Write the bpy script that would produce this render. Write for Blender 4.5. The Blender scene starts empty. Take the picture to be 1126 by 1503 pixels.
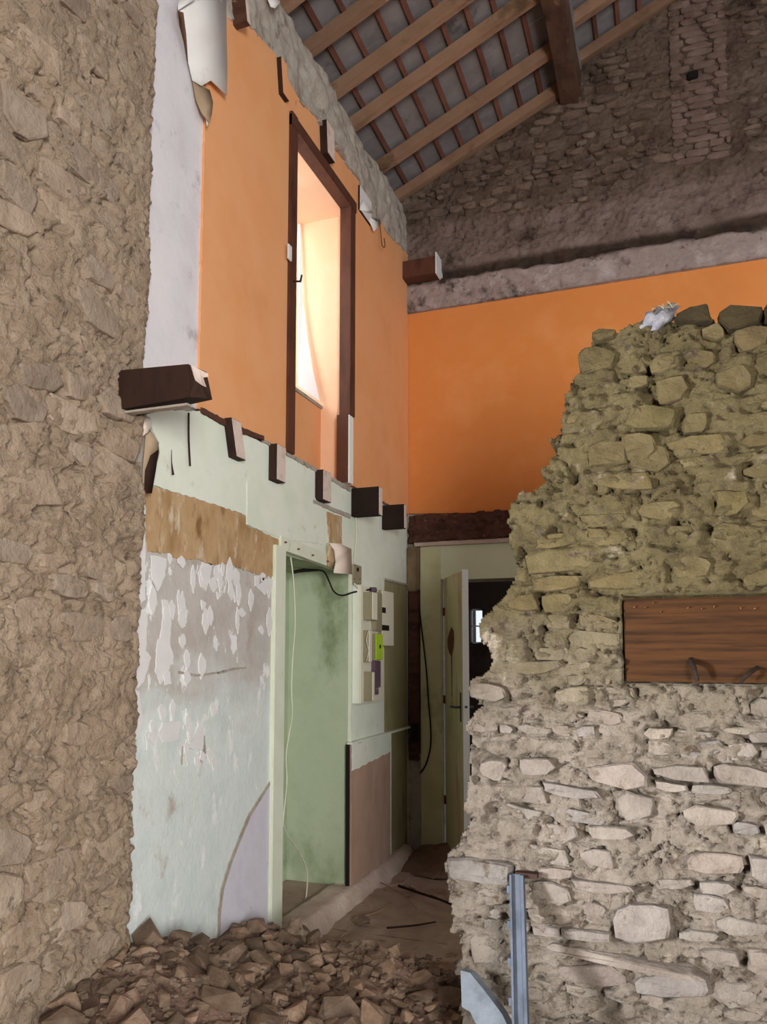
import bpy, bmesh, math, random
import numpy as np
from mathutils import Vector, Matrix
from mathutils.geometry import tessellate_polygon, convex_hull_2d

# ------------------------------------------------------------------ camera, world, lights, exposure
scene = bpy.context.scene
COL = scene.collection
FPX, YAW, PITCH = 1150.0, math.radians(20.1), math.radians(5.0)
PPX, PPY = 563.0, 960.0 - FPX * math.tan(PITCH)
EYE = np.array([0.0, 0.0, 1.5])
cam_data = bpy.data.cameras.new('camera')
cam_data.sensor_fit = 'VERTICAL'
cam_data.sensor_height = 24.0
cam_data.lens = FPX / 1503.0 * 24.0
cam_data.shift_y = (PPY - 751.5) / 1503.0
cam_data.clip_start = 0.02
cam_data.dof.use_dof = False
cam = bpy.data.objects.new('camera', cam_data)
cam.location = (0, 0, 1.5)
cam.rotation_euler = (math.radians(90) + PITCH, 0, YAW)
COL.objects.link(cam)
scene.camera = cam

scene.view_settings.view_transform = 'Standard'
scene.view_settings.look = 'None'
scene.view_settings.exposure = 0.0
scene.view_settings.gamma = 1.0
scene.view_settings.use_curve_mapping = False
scene.cycles.use_denoising = True
scene.cycles.max_bounces = 8
scene.cycles.diffuse_bounces = 5

world = bpy.data.worlds.new('overcast_sky')
scene.world = world
world.use_nodes = True
bg = world.node_tree.nodes['Background']
bg.inputs[0].default_value = (0.90, 0.95, 1.0, 1)
bg.inputs[1].default_value = 1.05


def area_light(name, loc, target, sx, sy, power, color):
    d = bpy.data.lights.new(name, 'AREA')
    d.shape = 'RECTANGLE'
    d.size, d.size_y, d.energy, d.color = sx, sy, power, color
    o = bpy.data.objects.new(name, d)
    o.location = loc
    v = Vector(target) - Vector(loc)
    o.rotation_euler = v.to_track_quat('-Z', 'Y').to_euler()
    COL.objects.link(o)
    return o


# daylight of the big open doorway behind the viewer, of the small side window, and of the upper window; plus an added fill lamp for the back room
area_light('doorway_daylight', (2.1, -2.3, 1.8), (-1.5, 5.0, 1.9), 1.1, 1.8, 330, (1.0, 0.97, 0.92))
area_light('side_window_daylight', (-2.48, 0.22, 1.05), (-0.3, 2.8, 0.6), 0.32, 0.6, 290, (0.92, 0.96, 1.0))
area_light('upper_window_daylight', (-2.75, 3.9, 3.85), (-1.9, 4.6, 3.6), 0.7, 1.2, 27, (1.0, 0.97, 0.93))
area_light('back_room_fill', (1.7, 7.4, 1.7), (-2.0, 8.0, 1.2), 0.8, 1.0, 24, (0.9, 0.96, 1.0))  # unseen lamp added inside the back room to lift its darkness

rng = random.Random(11)
nrng = np.random.RandomState(5)


# ------------------------------------------------------------------ where a line of sight meets a real plane
def _ray(u, v):
    th, p = YAW, PITCH
    fh = np.array([-math.sin(th), math.cos(th), 0]); r = np.array([math.cos(th), math.sin(th), 0]); z = np.array([0, 0, 1.0])
    f = fh * math.cos(p) + z * math.sin(p); up = -fh * math.sin(p) + z * math.cos(p)
    return f + r * ((u - PPX) / FPX) - up * ((v - PPY) / FPX)


def on_x(u, v, x):
    d = _ray(u, v); return EYE + d * (x / d[0])


def on_y(u, v, y):
    d = _ray(u, v); return EYE + d * (y / d[1])


def on_z(u, v, z):
    d = _ray(u, v); return EYE + d * ((z - 1.5) / d[2])


# ------------------------------------------------------------------ materials
def lin(h):
    h = h.lstrip('#')
    c = [int(h[i:i + 2], 16) / 255 for i in (0, 2, 4)]
    return tuple((x / 12.92 if x <= 0.04045 else ((x + 0.055) / 1.055) ** 2.4) for x in c) + (1.0,)


def mat(name, colors, scale=6.0, stretch=(1, 1, 1), detail=6, bump=0.3, bump_scale=60.0, bump_dist=0.01, rough=0.9,
        stain=None, stain2=None, obj_color=False, rnd=0.0, metallic=0.0, zmix=None, grain=None):
    """colors: 2-4 hexes over a noise; stain: (hex, scale, lo, hi, stretch) second noise laid over; zmix: ((z, width, [hexes]) ...) other colours above z."""
    m = bpy.data.materials.new(name)
    m.use_nodes = True
    nt = m.node_tree; N, L = nt.nodes, nt.links
    b = N['Principled BSDF']
    b.inputs['Roughness'].default_value = rough
    b.inputs['Metallic'].default_value = metallic
    b.inputs['Specular IOR Level'].default_value = 0.25
    geo = N.new('ShaderNodeNewGeometry')

    def noise(s, st, det=detail, rgh=0.6, off=0.0):
        mp = N.new('ShaderNodeMapping'); mp.inputs['Scale'].default_value = st
        mp.inputs['Location'].default_value = (off, off * 0.7, off * 1.3)
        L.new(geo.outputs['Position'], mp.inputs['Vector'])
        n = N.new('ShaderNodeTexNoise'); n.inputs['Scale'].default_value = s
        n.inputs['Detail'].default_value = det; n.inputs['Roughness'].default_value = rgh
        L.new(mp.outputs[0], n.inputs['Vector'])
        return n.outputs[0]

    def ramp(sock, cols, lo=0.32, hi=0.68):
        r = N.new('ShaderNodeValToRGB')
        e = r.color_ramp.elements
        while len(e) < len(cols): e.new(0.5)
        for i, c in enumerate(cols):
            e[i].position = lo + (hi - lo) * i / max(1, len(cols) - 1); e[i].color = lin(c)
        L.new(sock, r.inputs[0])
        return r.outputs[0]

    def mix(fac, a, c, mode='MIX'):
        x = N.new('ShaderNodeMix'); x.data_type = 'RGBA'; x.blend_type = mode
        if isinstance(fac, float): x.inputs[0].default_value = fac
        else: L.new(fac, x.inputs[0])
        L.new(a, x.inputs[6])
        if isinstance(c, tuple): x.inputs[7].default_value = c
        else: L.new(c, x.inputs[7])
        return x.outputs[2]

    def rng_map(sock, lo, hi):
        r = N.new('ShaderNodeMapRange'); r.inputs[1].default_value = lo; r.inputs[2].default_value = hi
        r.interpolation_type = 'SMOOTHSTEP'
        L.new(sock, r.inputs[0]); return r.outputs[0]

    col = ramp(noise(scale, stretch), colors)
    if zmix:
        sep = N.new('ShaderNodeSeparateXYZ'); L.new(geo.outputs['Position'], sep.inputs[0])
        wob = noise(3.0, (1, 1, 1.6), 5, 0.6, 3.0)
        ma = N.new('ShaderNodeMath'); ma.operation = 'MULTIPLY_ADD'
        ma.inputs[1].default_value = zmix[0][3] if len(zmix[0]) > 3 else 0.5
        L.new(wob, ma.inputs[0]); L.new(sep.outputs[2], ma.inputs[2])
        for zz in zmix:
            k = zz[3] if len(zz) > 3 else 0.5
            f = rng_map(ma.outputs[0], zz[0] + k * 0.5 - zz[1] / 2, zz[0] + k * 0.5 + zz[1] / 2)
            col = mix(f, col, ramp(noise(scale, stretch, detail, 0.6, zz[0]), zz[2]))
    if grain:
        g = noise(grain[0], grain[1], 4, 0.7, 5.0)
        col = mix(rng_map(g, 0.42, 0.7), col, lin(grain[2]))
    for i, s in enumerate((stain, stain2)):
        if s:
            f = rng_map(noise(s[1], s[4] if len(s) > 4 else (1, 1, 1), 7, 0.65, 7.3 + 5 * i), s[2], s[3])
            col = mix(f, col, lin(s[0]))
    oi = None
    if rnd or obj_color:
        oi = N.new('ShaderNodeObjectInfo')
    if rnd:
        hs = N.new('ShaderNodeHueSaturation')
        mr = N.new('ShaderNodeMapRange'); mr.inputs[3].default_value = 1 - rnd; mr.inputs[4].default_value = 1 + rnd
        L.new(oi.outputs['Random'], mr.inputs[0]); L.new(mr.outputs[0], hs.inputs['Value'])
        L.new(col, hs.inputs['Color']); col = hs.outputs[0]
    if obj_color:
        col = mix(1.0, col, oi.outputs['Color'], 'MULTIPLY')
    L.new(col, b.inputs['Base Color'])
    if bump:
        n1 = noise(bump_scale, stretch if grain else (1, 1, 1), 8, 0.65, 1.7)
        bp = N.new('ShaderNodeBump'); bp.inputs['Strength'].default_value = bump; bp.inputs['Distance'].default_value = bump_dist
        L.new(n1, bp.inputs['Height']); L.new(bp.outputs[0], b.inputs['Normal'])
    return m


MAT = {}
MAT['mortar_left'] = mat('earth_mortar_left', ['9a8671', 'ae9983', 'bda892'], 7, bump=1.0, bump_scale=24, bump_dist=0.035, rough=1, stain=('675648', 18, 0.58, 0.72), stain2=('b8a48f', 3, 0.55, 0.75))
MAT['stone_left'] = mat('rubble_stone_left', ['968471', 'a89583', 'b4a28e'], 9, bump=0.9, bump_scale=22, bump_dist=0.022, rough=1, stain=('6d5c50', 16, 0.6, 0.75), rnd=0.12, obj_color=True)
MAT['mortar_right'] = mat('earth_mortar_right', ['756a5d', '877b6e', '95897c'], 8, bump=1.0, bump_scale=26, bump_dist=0.04, rough=1,
                          zmix=[(1.40, 0.55, ['53482e', '62563a', '6f6345'], 0.5)], stain=('54463a', 18, 0.56, 0.68), stain2=('a89a86', 5, 0.58, 0.72))
MAT['stone_right'] = mat('rubble_stone_right', ['6f655c', '80766c', '8b8177'], 9, bump=0.9, bump_scale=24, bump_dist=0.025, rough=1,
                         zmix=[(1.40, 0.5, ['4f442b', '5d5136', '685c40'], 0.5)], stain=('625443', 18, 0.58, 0.72), rnd=0.10, obj_color=True)
MAT['mortar_gable'] = mat('sooty_mortar', ['b3a39e', 'a08f8a', 'c6b9b6'], 5, bump=0.8, bump_scale=24, bump_dist=0.03, rough=1,
                          zmix=[(4.42, 0.05, ['3b2f28', '4b3d35', '352a24'], 0.10), (4.52, 0.05, ['6f5d55', '7f6d65', '92817a'], 0.10), (4.78, 0.2, ['54433a', '66564a', '76665a'], 0.3)],
                          stain=('3e312a', 3, 0.56, 0.70), stain2=('5c4a41', 12, 0.58, 0.72))
MAT['stone_gable'] = mat('sooty_stone', ['5b4b40', '6c5b50', '7a695d'], 9, bump=0.8, bump_scale=24, bump_dist=0.02, rough=1, stain=('3b2f28', 3, 0.54, 0.68), rnd=0.14, obj_color=True)
MAT['brick'] = mat('flue_brick', ['66554c', '735f56', '7f6c63'], 9, bump=0.6, bump_scale=40, rough=1, stain=('42332c', 3, 0.52, 0.68), rnd=0.08)
MAT['orange'] = mat('orange_wallpaper', ['e6a26e', 'e8a876', 'e5a06a'], 2.0, bump=0.12, bump_scale=150, bump_dist=0.003, rough=0.75, stain=('dd9864', 1.5, 0.5, 0.8))
MAT['orange_window_lit'] = mat('window_lit_orange_wallpaper', ['eebf98', 'f0c5a2', 'edba92'], 2.0, bump=0.12, bump_scale=150, bump_dist=0.003, rough=0.75)  # same wallpaper as the wall, paler to hold the window's glare
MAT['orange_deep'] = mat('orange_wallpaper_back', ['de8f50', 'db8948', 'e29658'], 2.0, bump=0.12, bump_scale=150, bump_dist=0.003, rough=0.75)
MAT['green'] = mat('pale_green_paint', ['dbe2d1', 'e5eadd', 'dce3d2'], 3.0, bump=0.2, bump_scale=70, bump_dist=0.004, rough=0.7, stain=('cbcfba', 9, 0.62, 0.72), stain2=('a7a58c', 45, 0.72, 0.78))
MAT['olive_shade_board'] = mat('olive_brown_shade_board', ['8d8560', '9a9270', '857b58'], 4, (1, 1, .4), bump=0.2, bump_scale=50, rough=0.8, stain=('70583c', 5, 0.6, 0.72, (1, 1, .4)))  # board colour darkened to carry the broken wall's shade in the corner
MAT['blue_slab'] = mat('blue_grey_stone', ['666c74', '737980', '5c6168'], 9, bump=0.5, bump_scale=30, bump_dist=0.01, rough=0.9)
MAT['green_board'] = mat('green_painted_board', ['cbc99f', 'd4d2aa', 'c2bf92'], 2.5, bump=0.15, bump_scale=60, bump_dist=0.004, rough=0.55, stain=('8f8f62', 2.2, 0.56, 0.75), stain2=('7d7350', 12, 0.7, 0.78))
MAT['door_paint'] = mat('stained_green_door', ['d0cfa6', 'd8d7b2', 'c8c79a'], 2.5, bump=0.15, bump_scale=60, bump_dist=0.004, rough=0.55, stain=('b99a72', 3.5, 0.5, 0.66, (1, 1, .15)), stain2=('8f8f62', 5, .62, .74))
MAT['transom'] = mat('cream_green_board', ['d3d6b6', 'dbdfc4', 'd6d9ba'], 2.5, bump=0.1, bump_scale=60, bump_dist=0.004, rough=0.6, stain=('bdbb95', 6, 0.65, 0.75))
MAT['green_niche'] = mat('mottled_green_plaster', ['a4b193', 'b5c1a6', 'acba9d'], 2.2, bump=0.25, bump_scale=30, bump_dist=0.006, rough=0.7, stain=('7c8a66', 2.0, 0.5, 0.7, (1, 1, 0.6)), stain2=('b3bdaa', 3.0, 0.6, 0.75, (1, 1, .4)))
MAT['distemper'] = mat('white_distemper', ['d2ccd0', 'dcd8dd', 'e2dee0'], 3.5, bump=0.35, bump_scale=30, bump_dist=0.006, rough=0.85, stain=('b6aeb2', 5, 0.57, 0.72))
MAT['flaking'] = mat('flaking_wall_plaster', ['c9d3d0', 'd8e0dd', 'd0d9d6'], 3.0, bump=0.5, bump_scale=26, bump_dist=0.010, rough=0.85,
                     zmix=[(1.36, 0.4, ['b3b2ad', 'c2bdb8', 'b4aaa2'], 0.8)],
                     stain=('b3a69b', 4.0, 0.58, 0.70, (1, 1, 0.7)), stain2=('e8eae9', 7.5, 0.58, 0.61, (1, 1, 0.5)))
MAT['flake'] = mat('white_paint_flake', ['dcdad9', 'e4e2e2'], 12, bump=0.3, bump_scale=60, bump_dist=0.003, rough=0.8)
MAT['render_patch'] = mat('lilac_grey_render', ['c9c5d0', 'd3cfd9', 'cbc6cd'], 5, bump=0.4, bump_scale=40, bump_dist=0.005, rough=0.9, stain=('b3adb6', 8, 0.6, 0.75))
MAT['kraft'] = mat('brown_glue_layer', ['9f7d56', 'bd9f78', 'ac8860'], 7, (1, 1, 0.5), bump=0.5, bump_scale=50, bump_dist=0.006, rough=0.9, stain=('d2c2a8', 11, 0.53, 0.64, (1, 1, .35)), stain2=('8a6540', 8, 0.54, 0.66, (1, 1, .4)))
MAT['corner_wood'] = mat('brown_corner_timber', ['7d6a50', '8d795d', '6e5b44'], 8, (1, 1, .4), bump=0.5, bump_scale=40, rough=0.95)
MAT['plaster'] = mat('bare_grey_plaster', ['a49a8e', 'b4aba0', '958a7d'], 6, bump=0.7, bump_scale=30, bump_dist=0.015, rough=1, stain=('7b6e60', 9, 0.57, 0.7), stain2=('c6bfb6', 5, .6, .72))
MAT['dark_wood'] = mat('dark_old_wood', ['2c1c16', '38241c', '221510'], 8, (1, 1, 0.3), bump=0.4, bump_scale=50, rough=0.8)
MAT['char'] = mat('blackened_wood', ['211713', '2c1f19'], 8, bump=0.4, bump_scale=40, rough=0.95)
MAT['beam_wood'] = mat('rotten_beam_wood', ['4b3028', '5d3e33', '3a251e'], 10, (0.25, 1, 1), bump=0.7, bump_scale=40, bump_dist=0.012, rough=0.95, stain=('8d6e5f', 22, 0.6, 0.72, (.5, 1, 1)))
MAT['lit_end_wood'] = mat('lit_sawn_wood_end', ['d0bbb0', 'dcc9be', 'bfaaa0'], 12, bump=0.3, bump_scale=60, rough=0.9)  # sawn wood, brightened further so light from the right sits in the colour
MAT['rafter'] = mat('rafter_wood', ['7a5c48', '8f705a', '83644f'], 7, (0.3, 1, 0.3), bump=0.4, bump_scale=40, rough=0.9, stain=('54402f', 4, 0.56, 0.7, (.4, 1, .4)), rnd=0.15)
MAT['batten'] = mat('batten_wood', ['5c3a30', '6e483c', '7b5547'], 9, (1, 0.3, 1), bump=0.3, bump_scale=50, rough=0.9, rnd=0.2)
MAT['purlin'] = mat('purlin_wood', ['4d382d', '634939', '3c2a22'], 7, (1, 0.3, 1), bump=0.5, bump_scale=35, rough=0.95, stain=('866653', 6, 0.6, 0.72, (1, .3, 1)), stain2=('2b1f19', 3, .55, .68))
MAT['slate'] = mat('grey_slate', ['716c6c', '7d7878', '868181'], 6, bump=0.25, bump_scale=30, rough=0.8, stain=('a5a0a0', 9, 0.68, 0.78), stain2=('5d5858', 5, .58, .7), rnd=0.08)
MAT['casing'] = mat('brown_stained_casing', ['4f2f24', '5e3a2c', '452820'], 8, (1, 1, 0.25), bump=0.25, bump_scale=60, rough=0.6)
MAT['white_wood'] = mat('white_painted_wood', ['ecece6', 'f2f2ec'], 6, bump=0.1, bump_scale=60, rough=0.5, stain=('c3c3b4', 8, .65, .75))
MAT['green_white_wood'] = mat('pale_green_white_wood', ['d6dcc6', 'e2e7d6'], 6, bump=0.15, bump_scale=60, rough=0.6, stain=('b5bba0', 14, .64, .72, (1, 1, .3)))
MAT['lintel'] = mat('reddish_lintel_wood', ['3a210c', '432810', '301b09'], 5, (0.2, 1, 1), bump=0.4, bump_scale=30, bump_dist=0.006, rough=0.95, grain=(14, (0.12, 1, 2.4), '231306'))
MAT['hardboard'] = mat('reddish_hardboard', ['a98a78', 'b59785', '9f7f6e'], 3, (1, 1, .4), bump=0.2, bump_scale=60, rough=0.8, stain=('b9a79d', 4, 0.55, 0.75, (1, 1, .3)))
MAT['dirt'] = mat('earth_floor', ['775e4f', '8d7264', '9d8272'], 5, bump=0.9, bump_scale=26, bump_dist=0.03, rough=1, stain=('5e483b', 6, 0.58, 0.72), stain2=('b39a8a', 4, .6, .75))
MAT['dusty_floor'] = mat('dusty_earth_floor', ['a68b7b', 'b89f90', 'c4ac9d'], 5, bump=0.9, bump_scale=26, bump_dist=0.03, rough=1, stain=('7d6353', 6, 0.58, 0.72), stain2=('cdb9ac', 4, .6, .75))
MAT['kerb'] = mat('dusty_kerb', ['bda598', 'cdb8ac', 'd8c6bb'], 6, bump=0.6, bump_scale=30, bump_dist=0.02, rough=1)
MAT['chunk'] = mat('rubble_chunk', ['6b5849', '84705f', '9d8877'], 10, bump=0.8, bump_scale=24, bump_dist=0.02, rough=1, stain=('54453b', 12, 0.58, 0.72), rnd=0.08, obj_color=True)
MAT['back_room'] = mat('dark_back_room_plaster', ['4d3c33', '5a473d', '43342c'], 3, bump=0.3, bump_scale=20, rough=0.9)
MAT['plastic_white'] = mat('ivory_plastic', ['dcd8c4', 'e2decc'], 5, bump=0.0, rough=0.45)
MAT['plastic_grey'] = mat('dusty_beige_plastic', ['8f866d', '989077'], 8, bump=0.05, rough=0.6)
MAT['lime'] = mat('lime_green_plastic', ['a9cf2e', 'b4d83a'], 5, bump=0.0, rough=0.4)
MAT['black'] = mat('black_plastic', ['16120f', '1e1916'], 6, bump=0.1, rough=0.6)
MAT['purple'] = mat('dark_plum_plastic', ['5a4450', '6d5564'], 12, bump=0.1, rough=0.5, stain=('a394a0', 20, .6, .7))
MAT['cable_white'] = mat('dirty_white_cable', ['cfd0b6', 'dcdcc6'], 20, bump=0.0, rough=0.6)
MAT['steel'] = mat('galvanised_steel', ['4b525d', '585f6b', '434a54'], 10, (1, 1, .3), bump=0.15, bump_scale=60, bump_dist=0.003, rough=0.6, metallic=0.2, stain=('5a545c', 12, .6, .72))
MAT['rust'] = mat('rusty_brown', ['6b4630', '7d553b'], 12, bump=0.5, bump_scale=60, rough=0.9)
MAT['paper_white'] = mat('white_paper_back', ['dfdcd8', 'e8e6e3'], 4, bump=0.1, bump_scale=40, rough=0.8, stain=('c9c4be', 4, .6, .75))
MAT['paper_tan'] = mat('tan_paper', ['a08a70', 'b0997f'], 8, bump=0.2, bump_scale=50, rough=0.85)
MAT['card_pink'] = mat('pinkish_card', ['e0cdbf', 'e8d8cb'], 5, bump=0.1, bump_scale=40, rough=0.8)
MAT['twig'] = mat('dry_twig', ['8a6c56', 'a98d76'], 12, bump=0.2, rough=0.9, rnd=0.2)
MAT['hay'] = mat('dry_grass', ['8a7a5e', 'a8987a'], 12, bump=0.0, rough=0.9)
MAT['white_lump'] = mat('grey_white_plaster', ['77757a', '8b898f', '66646a'], 14, bump=0.7, bump_scale=40, bump_dist=0.02, rough=1)


def simple(name, color, rough=0.5, **kw):
    m = bpy.data.materials.new(name); m.use_nodes = True
    b = m.node_tree.nodes['Principled BSDF']
    b.inputs['Base Color'].default_value = lin(color); b.inputs['Roughness'].default_value = rough
    for k, v in kw.items(): b.inputs[k].default_value = v
    return m


MAT['glass'] = simple('window_glass', 'f4f8ff', 0.02, **{'Transmission Weight': 1.0, 'IOR': 1.05})
m = simple('net_curtain', 'f6f6fa', 0.9)
nt = m.node_tree
tl = nt.nodes.new('ShaderNodeBsdfTranslucent'); tl.inputs[0].default_value = (0.95, 0.95, 0.98, 1)
mx = nt.nodes.new('ShaderNodeMixShader'); mx.inputs[0].default_value = 0.55
nt.links.new(nt.nodes['Principled BSDF'].outputs[0], mx.inputs[1]); nt.links.new(tl.outputs[0], mx.inputs[2])
nt.links.new(mx.outputs[0], nt.nodes['Material Output'].inputs[0])
MAT['net'] = m

# ------------------------------------------------------------------ object helpers
ORIGIN = {}


def obj(name, verts, faces, m, parent=None, smooth=False, loc=None):
    """one mesh object; verts are world coordinates, stored relative to loc (or to the parent's place)."""
    me = bpy.data.meshes.new(name)
    base = Vector(loc) if loc is not None else (Vector(ORIGIN.get(parent.name, (0, 0, 0))) if parent else Vector((0, 0, 0)))
    v = np.asarray(verts, dtype=float) - np.array(base)
    me.from_pydata([tuple(x) for x in v], [], faces)
    me.validate(); me.update()
    bm = bmesh.new(); bm.from_mesh(me); bmesh.ops.recalc_face_normals(bm, faces=bm.faces[:]); bm.to_mesh(me); bm.free()
    if m is not None: me.materials.append(MAT[m] if isinstance(m, str) else m)
    if smooth:
        me.polygons.foreach_set('use_smooth', [True] * len(me.polygons))
    o = bpy.data.objects.new(name, me)
    COL.objects.link(o)
    if parent:
        po = Vector(ORIGIN.get(parent.name, (0, 0, 0)))
        o.parent = parent; o.location = base - po
    else:
        o.location = base
    ORIGIN[o.name] = tuple(base)
    return o


def empty(name, loc):
    o = bpy.data.objects.new(name, None); COL.objects.link(o); o.location = loc; o.empty_display_size = 0.1
    ORIGIN[o.name] = tuple(loc)
    return o


def tag(o, label=None, cat=None, group=None, kind=None):
    if label: o['label'] = label
    if cat: o['category'] = cat
    if group: o['group'] = group
    if kind: o['kind'] = kind
    return o


def struct(o): o['kind'] = 'structure'; return o


def box_vf(a, b):
    (x0, y0, z0), (x1, y1, z1) = a, b
    v = [(x0, y0, z0), (x1, y0, z0), (x1, y1, z0), (x0, y1, z0), (x0, y0, z1), (x1, y0, z1), (x1, y1, z1), (x0, y1, z1)]
    f = [(0, 3, 2, 1), (4, 5, 6, 7), (0, 1, 5, 4), (1, 2, 6, 5), (2, 3, 7, 6), (3, 0, 4, 7)]
    return v, f


def box(name, a, b, m, parent=None, bev=0.0, jit=0.0, loc=None):
    v, f = box_vf(a, b)
    if jit: v = [tuple(c + rng.uniform(-jit, jit) for c in p) for p in v]
    o = obj(name, v, f, m, parent, loc=loc)
    if bev:
        bm = bmesh.new(); bm.from_mesh(o.data)
        bmesh.ops.bevel(bm, geom=bm.edges[:], offset=bev, segments=2, affect='EDGES')
        bm.to_mesh(o.data); bm.free()
    return o


def multi_box(name, boxes, m, parent=None):
    V, F = [], []
    for a, b in boxes:
        v, f = box_vf(a, b); n = len(V); V += v; F += [tuple(i + n for i in q) for q in f]
    return obj(name, V, F, m, parent)


def ragged(pts2, amp=0.004, step=0.025):
    out = []
    n = len(pts2)
    for i in range(n):
        a, b = np.array(pts2[i], float), np.array(pts2[(i + 1) % n], float)
        d = np.linalg.norm(b - a)
        k = max(1, int(d / step)) if amp else 1
        nrm = np.array([-(b - a)[1], (b - a)[0]]) / max(d, 1e-6)
        for j in range(k):
            t = j / k
            out.append(a + (b - a) * t + (nrm * rng.uniform(-amp, amp) if j else 0))
    return out


def panel(name, pts3, axis, thick, m, parent=None, amp=0.004, step=0.025, loc=None):
    """flat sheet: outline pts3 on a plane across `axis`; it goes `thick` back along that axis (sign in thick)."""
    ax = 'xyz'.index(axis)
    o2 = [i for i in range(3) if i != ax]
    c = pts3[0][ax]
    p2 = ragged([(p[o2[0]], p[o2[1]]) for p in pts3], amp, step)

    def to3(q, d):
        r = [0, 0, 0]; r[ax] = d; r[o2[0]] = q[0]; r[o2[1]] = q[1]; return tuple(r)
    n = len(p2)
    V = [to3(q, c) for q in p2] + [to3(q, c + thick) for q in p2]
    tri = tessellate_polygon([[Vector((q[0], q[1], 0)) for q in p2]])
    F = [tuple(t) for t in tri] + [tuple(i + n for i in reversed(t)) for t in tri]
    F += [(i, (i + 1) % n, (i + 1) % n + n, i + n) for i in range(n)]
    return obj(name, V, F, m, parent, loc=loc)


def px_panel(name, px, x, thick, m, parent=None, amp=0.004, step=0.025, loc=None):
    return panel(name, [on_x(u, v, x) for u, v in px], 'x', thick, m, parent, amp, step, loc)


def py_panel(name, px, y, thick, m, parent=None, amp=0.004, step=0.025, loc=None):
    return panel(name, [on_y(u, v, y) for u, v in px], 'y', thick, m, parent, amp, step, loc)


def tube(name, pts, r, m, parent=None, sides=6, loc=None, smooth=True, sub=4):
    P = [np.array(p, float) for p in pts]
    if sub > 1 and len(P) > 2:     # Catmull-Rom
        Q = []
        for i in range(len(P) - 1):
            p0, p1, p2, p3 = P[max(i - 1, 0)], P[i], P[i + 1], P[min(i + 2, len(P) - 1)]
            for j in range(sub):
                t = j / sub
                Q.append(0.5 * ((2 * p1) + (p2 - p0) * t + (2 * p0 - 5 * p1 + 4 * p2 - p3) * t * t + (3 * p1 - p0 - 3 * p2 + p3) * t ** 3))
        P = Q + [P[-1]]
    rr = r if hasattr(r, '__len__') else [r] * len(P)
    if len(rr) != len(P): rr = np.interp(np.linspace(0, 1, len(P)), np.linspace(0, 1, len(rr)), rr)
    V, F = [], []
    ref = np.array([0.3, 0.2, 0.93])
    for i, p in enumerate(P):
        t = P[min(i + 1, len(P) - 1)] - P[max(i - 1, 0)]; t = t / (np.linalg.norm(t) + 1e-9)
        a = np.cross(t, ref); 
        if np.linalg.norm(a) < 0.05: a = np.cross(t, np.array([1.0, 0, 0]))
        a /= np.linalg.norm(a); b = np.cross(t, a)
        for k in range(sides):
            w = 2 * math.pi * k / sides
            V.append(p + (a * math.cos(w) + b * math.sin(w)) * rr[i])
    for i in range(len(P) - 1):
        for k in range(sides):
            F.append((i * sides + k, i * sides + (k + 1) % sides, (i + 1) * sides + (k + 1) % sides, (i + 1) * sides + k))
    F.append(tuple(range(sides))); F.append(tuple((len(P) - 1) * sides + k for k in range(sides)))
    return obj(name, V, F, m, parent, smooth=smooth, loc=loc)


# lattice noise in numpy -------------------------------------------------------
_tab = nrng.rand(512)
_perm = np.concatenate([nrng.permutation(256)] * 3)


def vnoise(x, y, z=0.0, seed=0):
    x = np.asarray(x, float) + seed * 17.31; y = np.asarray(y, float) + seed * 5.77; z = np.zeros_like(x) + z
    xi, yi, zi = np.floor(x).astype(int), np.floor(y).astype(int), np.floor(z).astype(int)
    fx, fy, fz = x - xi, y - yi, z - zi
    fx, fy, fz = [t * t * (3 - 2 * t) for t in (fx, fy, fz)]

    def h(a, b, c): return _tab[_perm[(_perm[(_perm[a & 255] + b) & 255] + c) & 255]]
    r = 0
    for dx in (0, 1):
        for dy in (0, 1):
            for dz in (0, 1):
                w = (fx if dx else 1 - fx) * (fy if dy else 1 - fy) * (fz if dz else 1 - fz)
                r = r + w * h(xi + dx, yi + dy, zi + dz)
    return r * 2 - 1


def fbm(x, y, z=0.0, oct=4, seed=0, gain=0.5):
    a, s, r = 1.0, 1.0, 0
    for i in range(oct):
        r = r + a * vnoise(np.asarray(x) * s, np.asarray(y) * s, z, seed + i * 3); a *= gain; s *= 2.03
    return r


def rough_masonry(u, w, seed=0, amp=1.0):
    """height of an earth-mortar rubble face: lumps, courses, dark crevices and pits"""
    d = 0.016 * fbm(u * 3.2, w * 4.5, 0, 3, seed) + 0.010 * fbm(u * 12, w * 22, 0, 3, seed + 20) + 0.006 * fbm(u * 45, w * 60, 0, 2, seed + 40) + 0.0035 * vnoise(u * 120, w * 130, 0, seed + 44)
    d = d + 0.006 * fbm(u * 28, w * 70, 0, 2, seed + 45)
    wx = u + 0.03 * fbm(u * 9, w * 9, 0, 2, seed + 50); wy = w + 0.03 * fbm(u * 9, w * 9, 0, 2, seed + 60)
    n1 = fbm(wx * 6, wy * 15, 0, 2, seed + 70)
    gate = np.clip((vnoise(u * 4.5, w * 5.5, 0, seed + 80) + 0.35) * 2.2, 0, 1)
    d -= 0.030 * np.clip(1 - np.abs(n1) / 0.09, 0, 1) * gate
    n2 = fbm(wx * 11, wy * 6, 0, 2, seed + 90)
    gate2 = np.clip((vnoise(u * 5, w * 4, 0, seed + 95)) * 2.5, 0, 1)
    d -= 0.022 * np.clip(1 - np.abs(n2) / 0.07, 0, 1) * gate2
    pit = fbm(u * 16, w * 24, 0, 2, seed + 110)
    d -= 0.035 * np.clip((pit - 0.63) * 4, 0, 1)
    d -= 0.020 * np.clip((fbm(u * 34, w * 46, 0, 2, seed + 120) - 0.60) * 5, 0, 1)
    return d * amp


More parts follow.
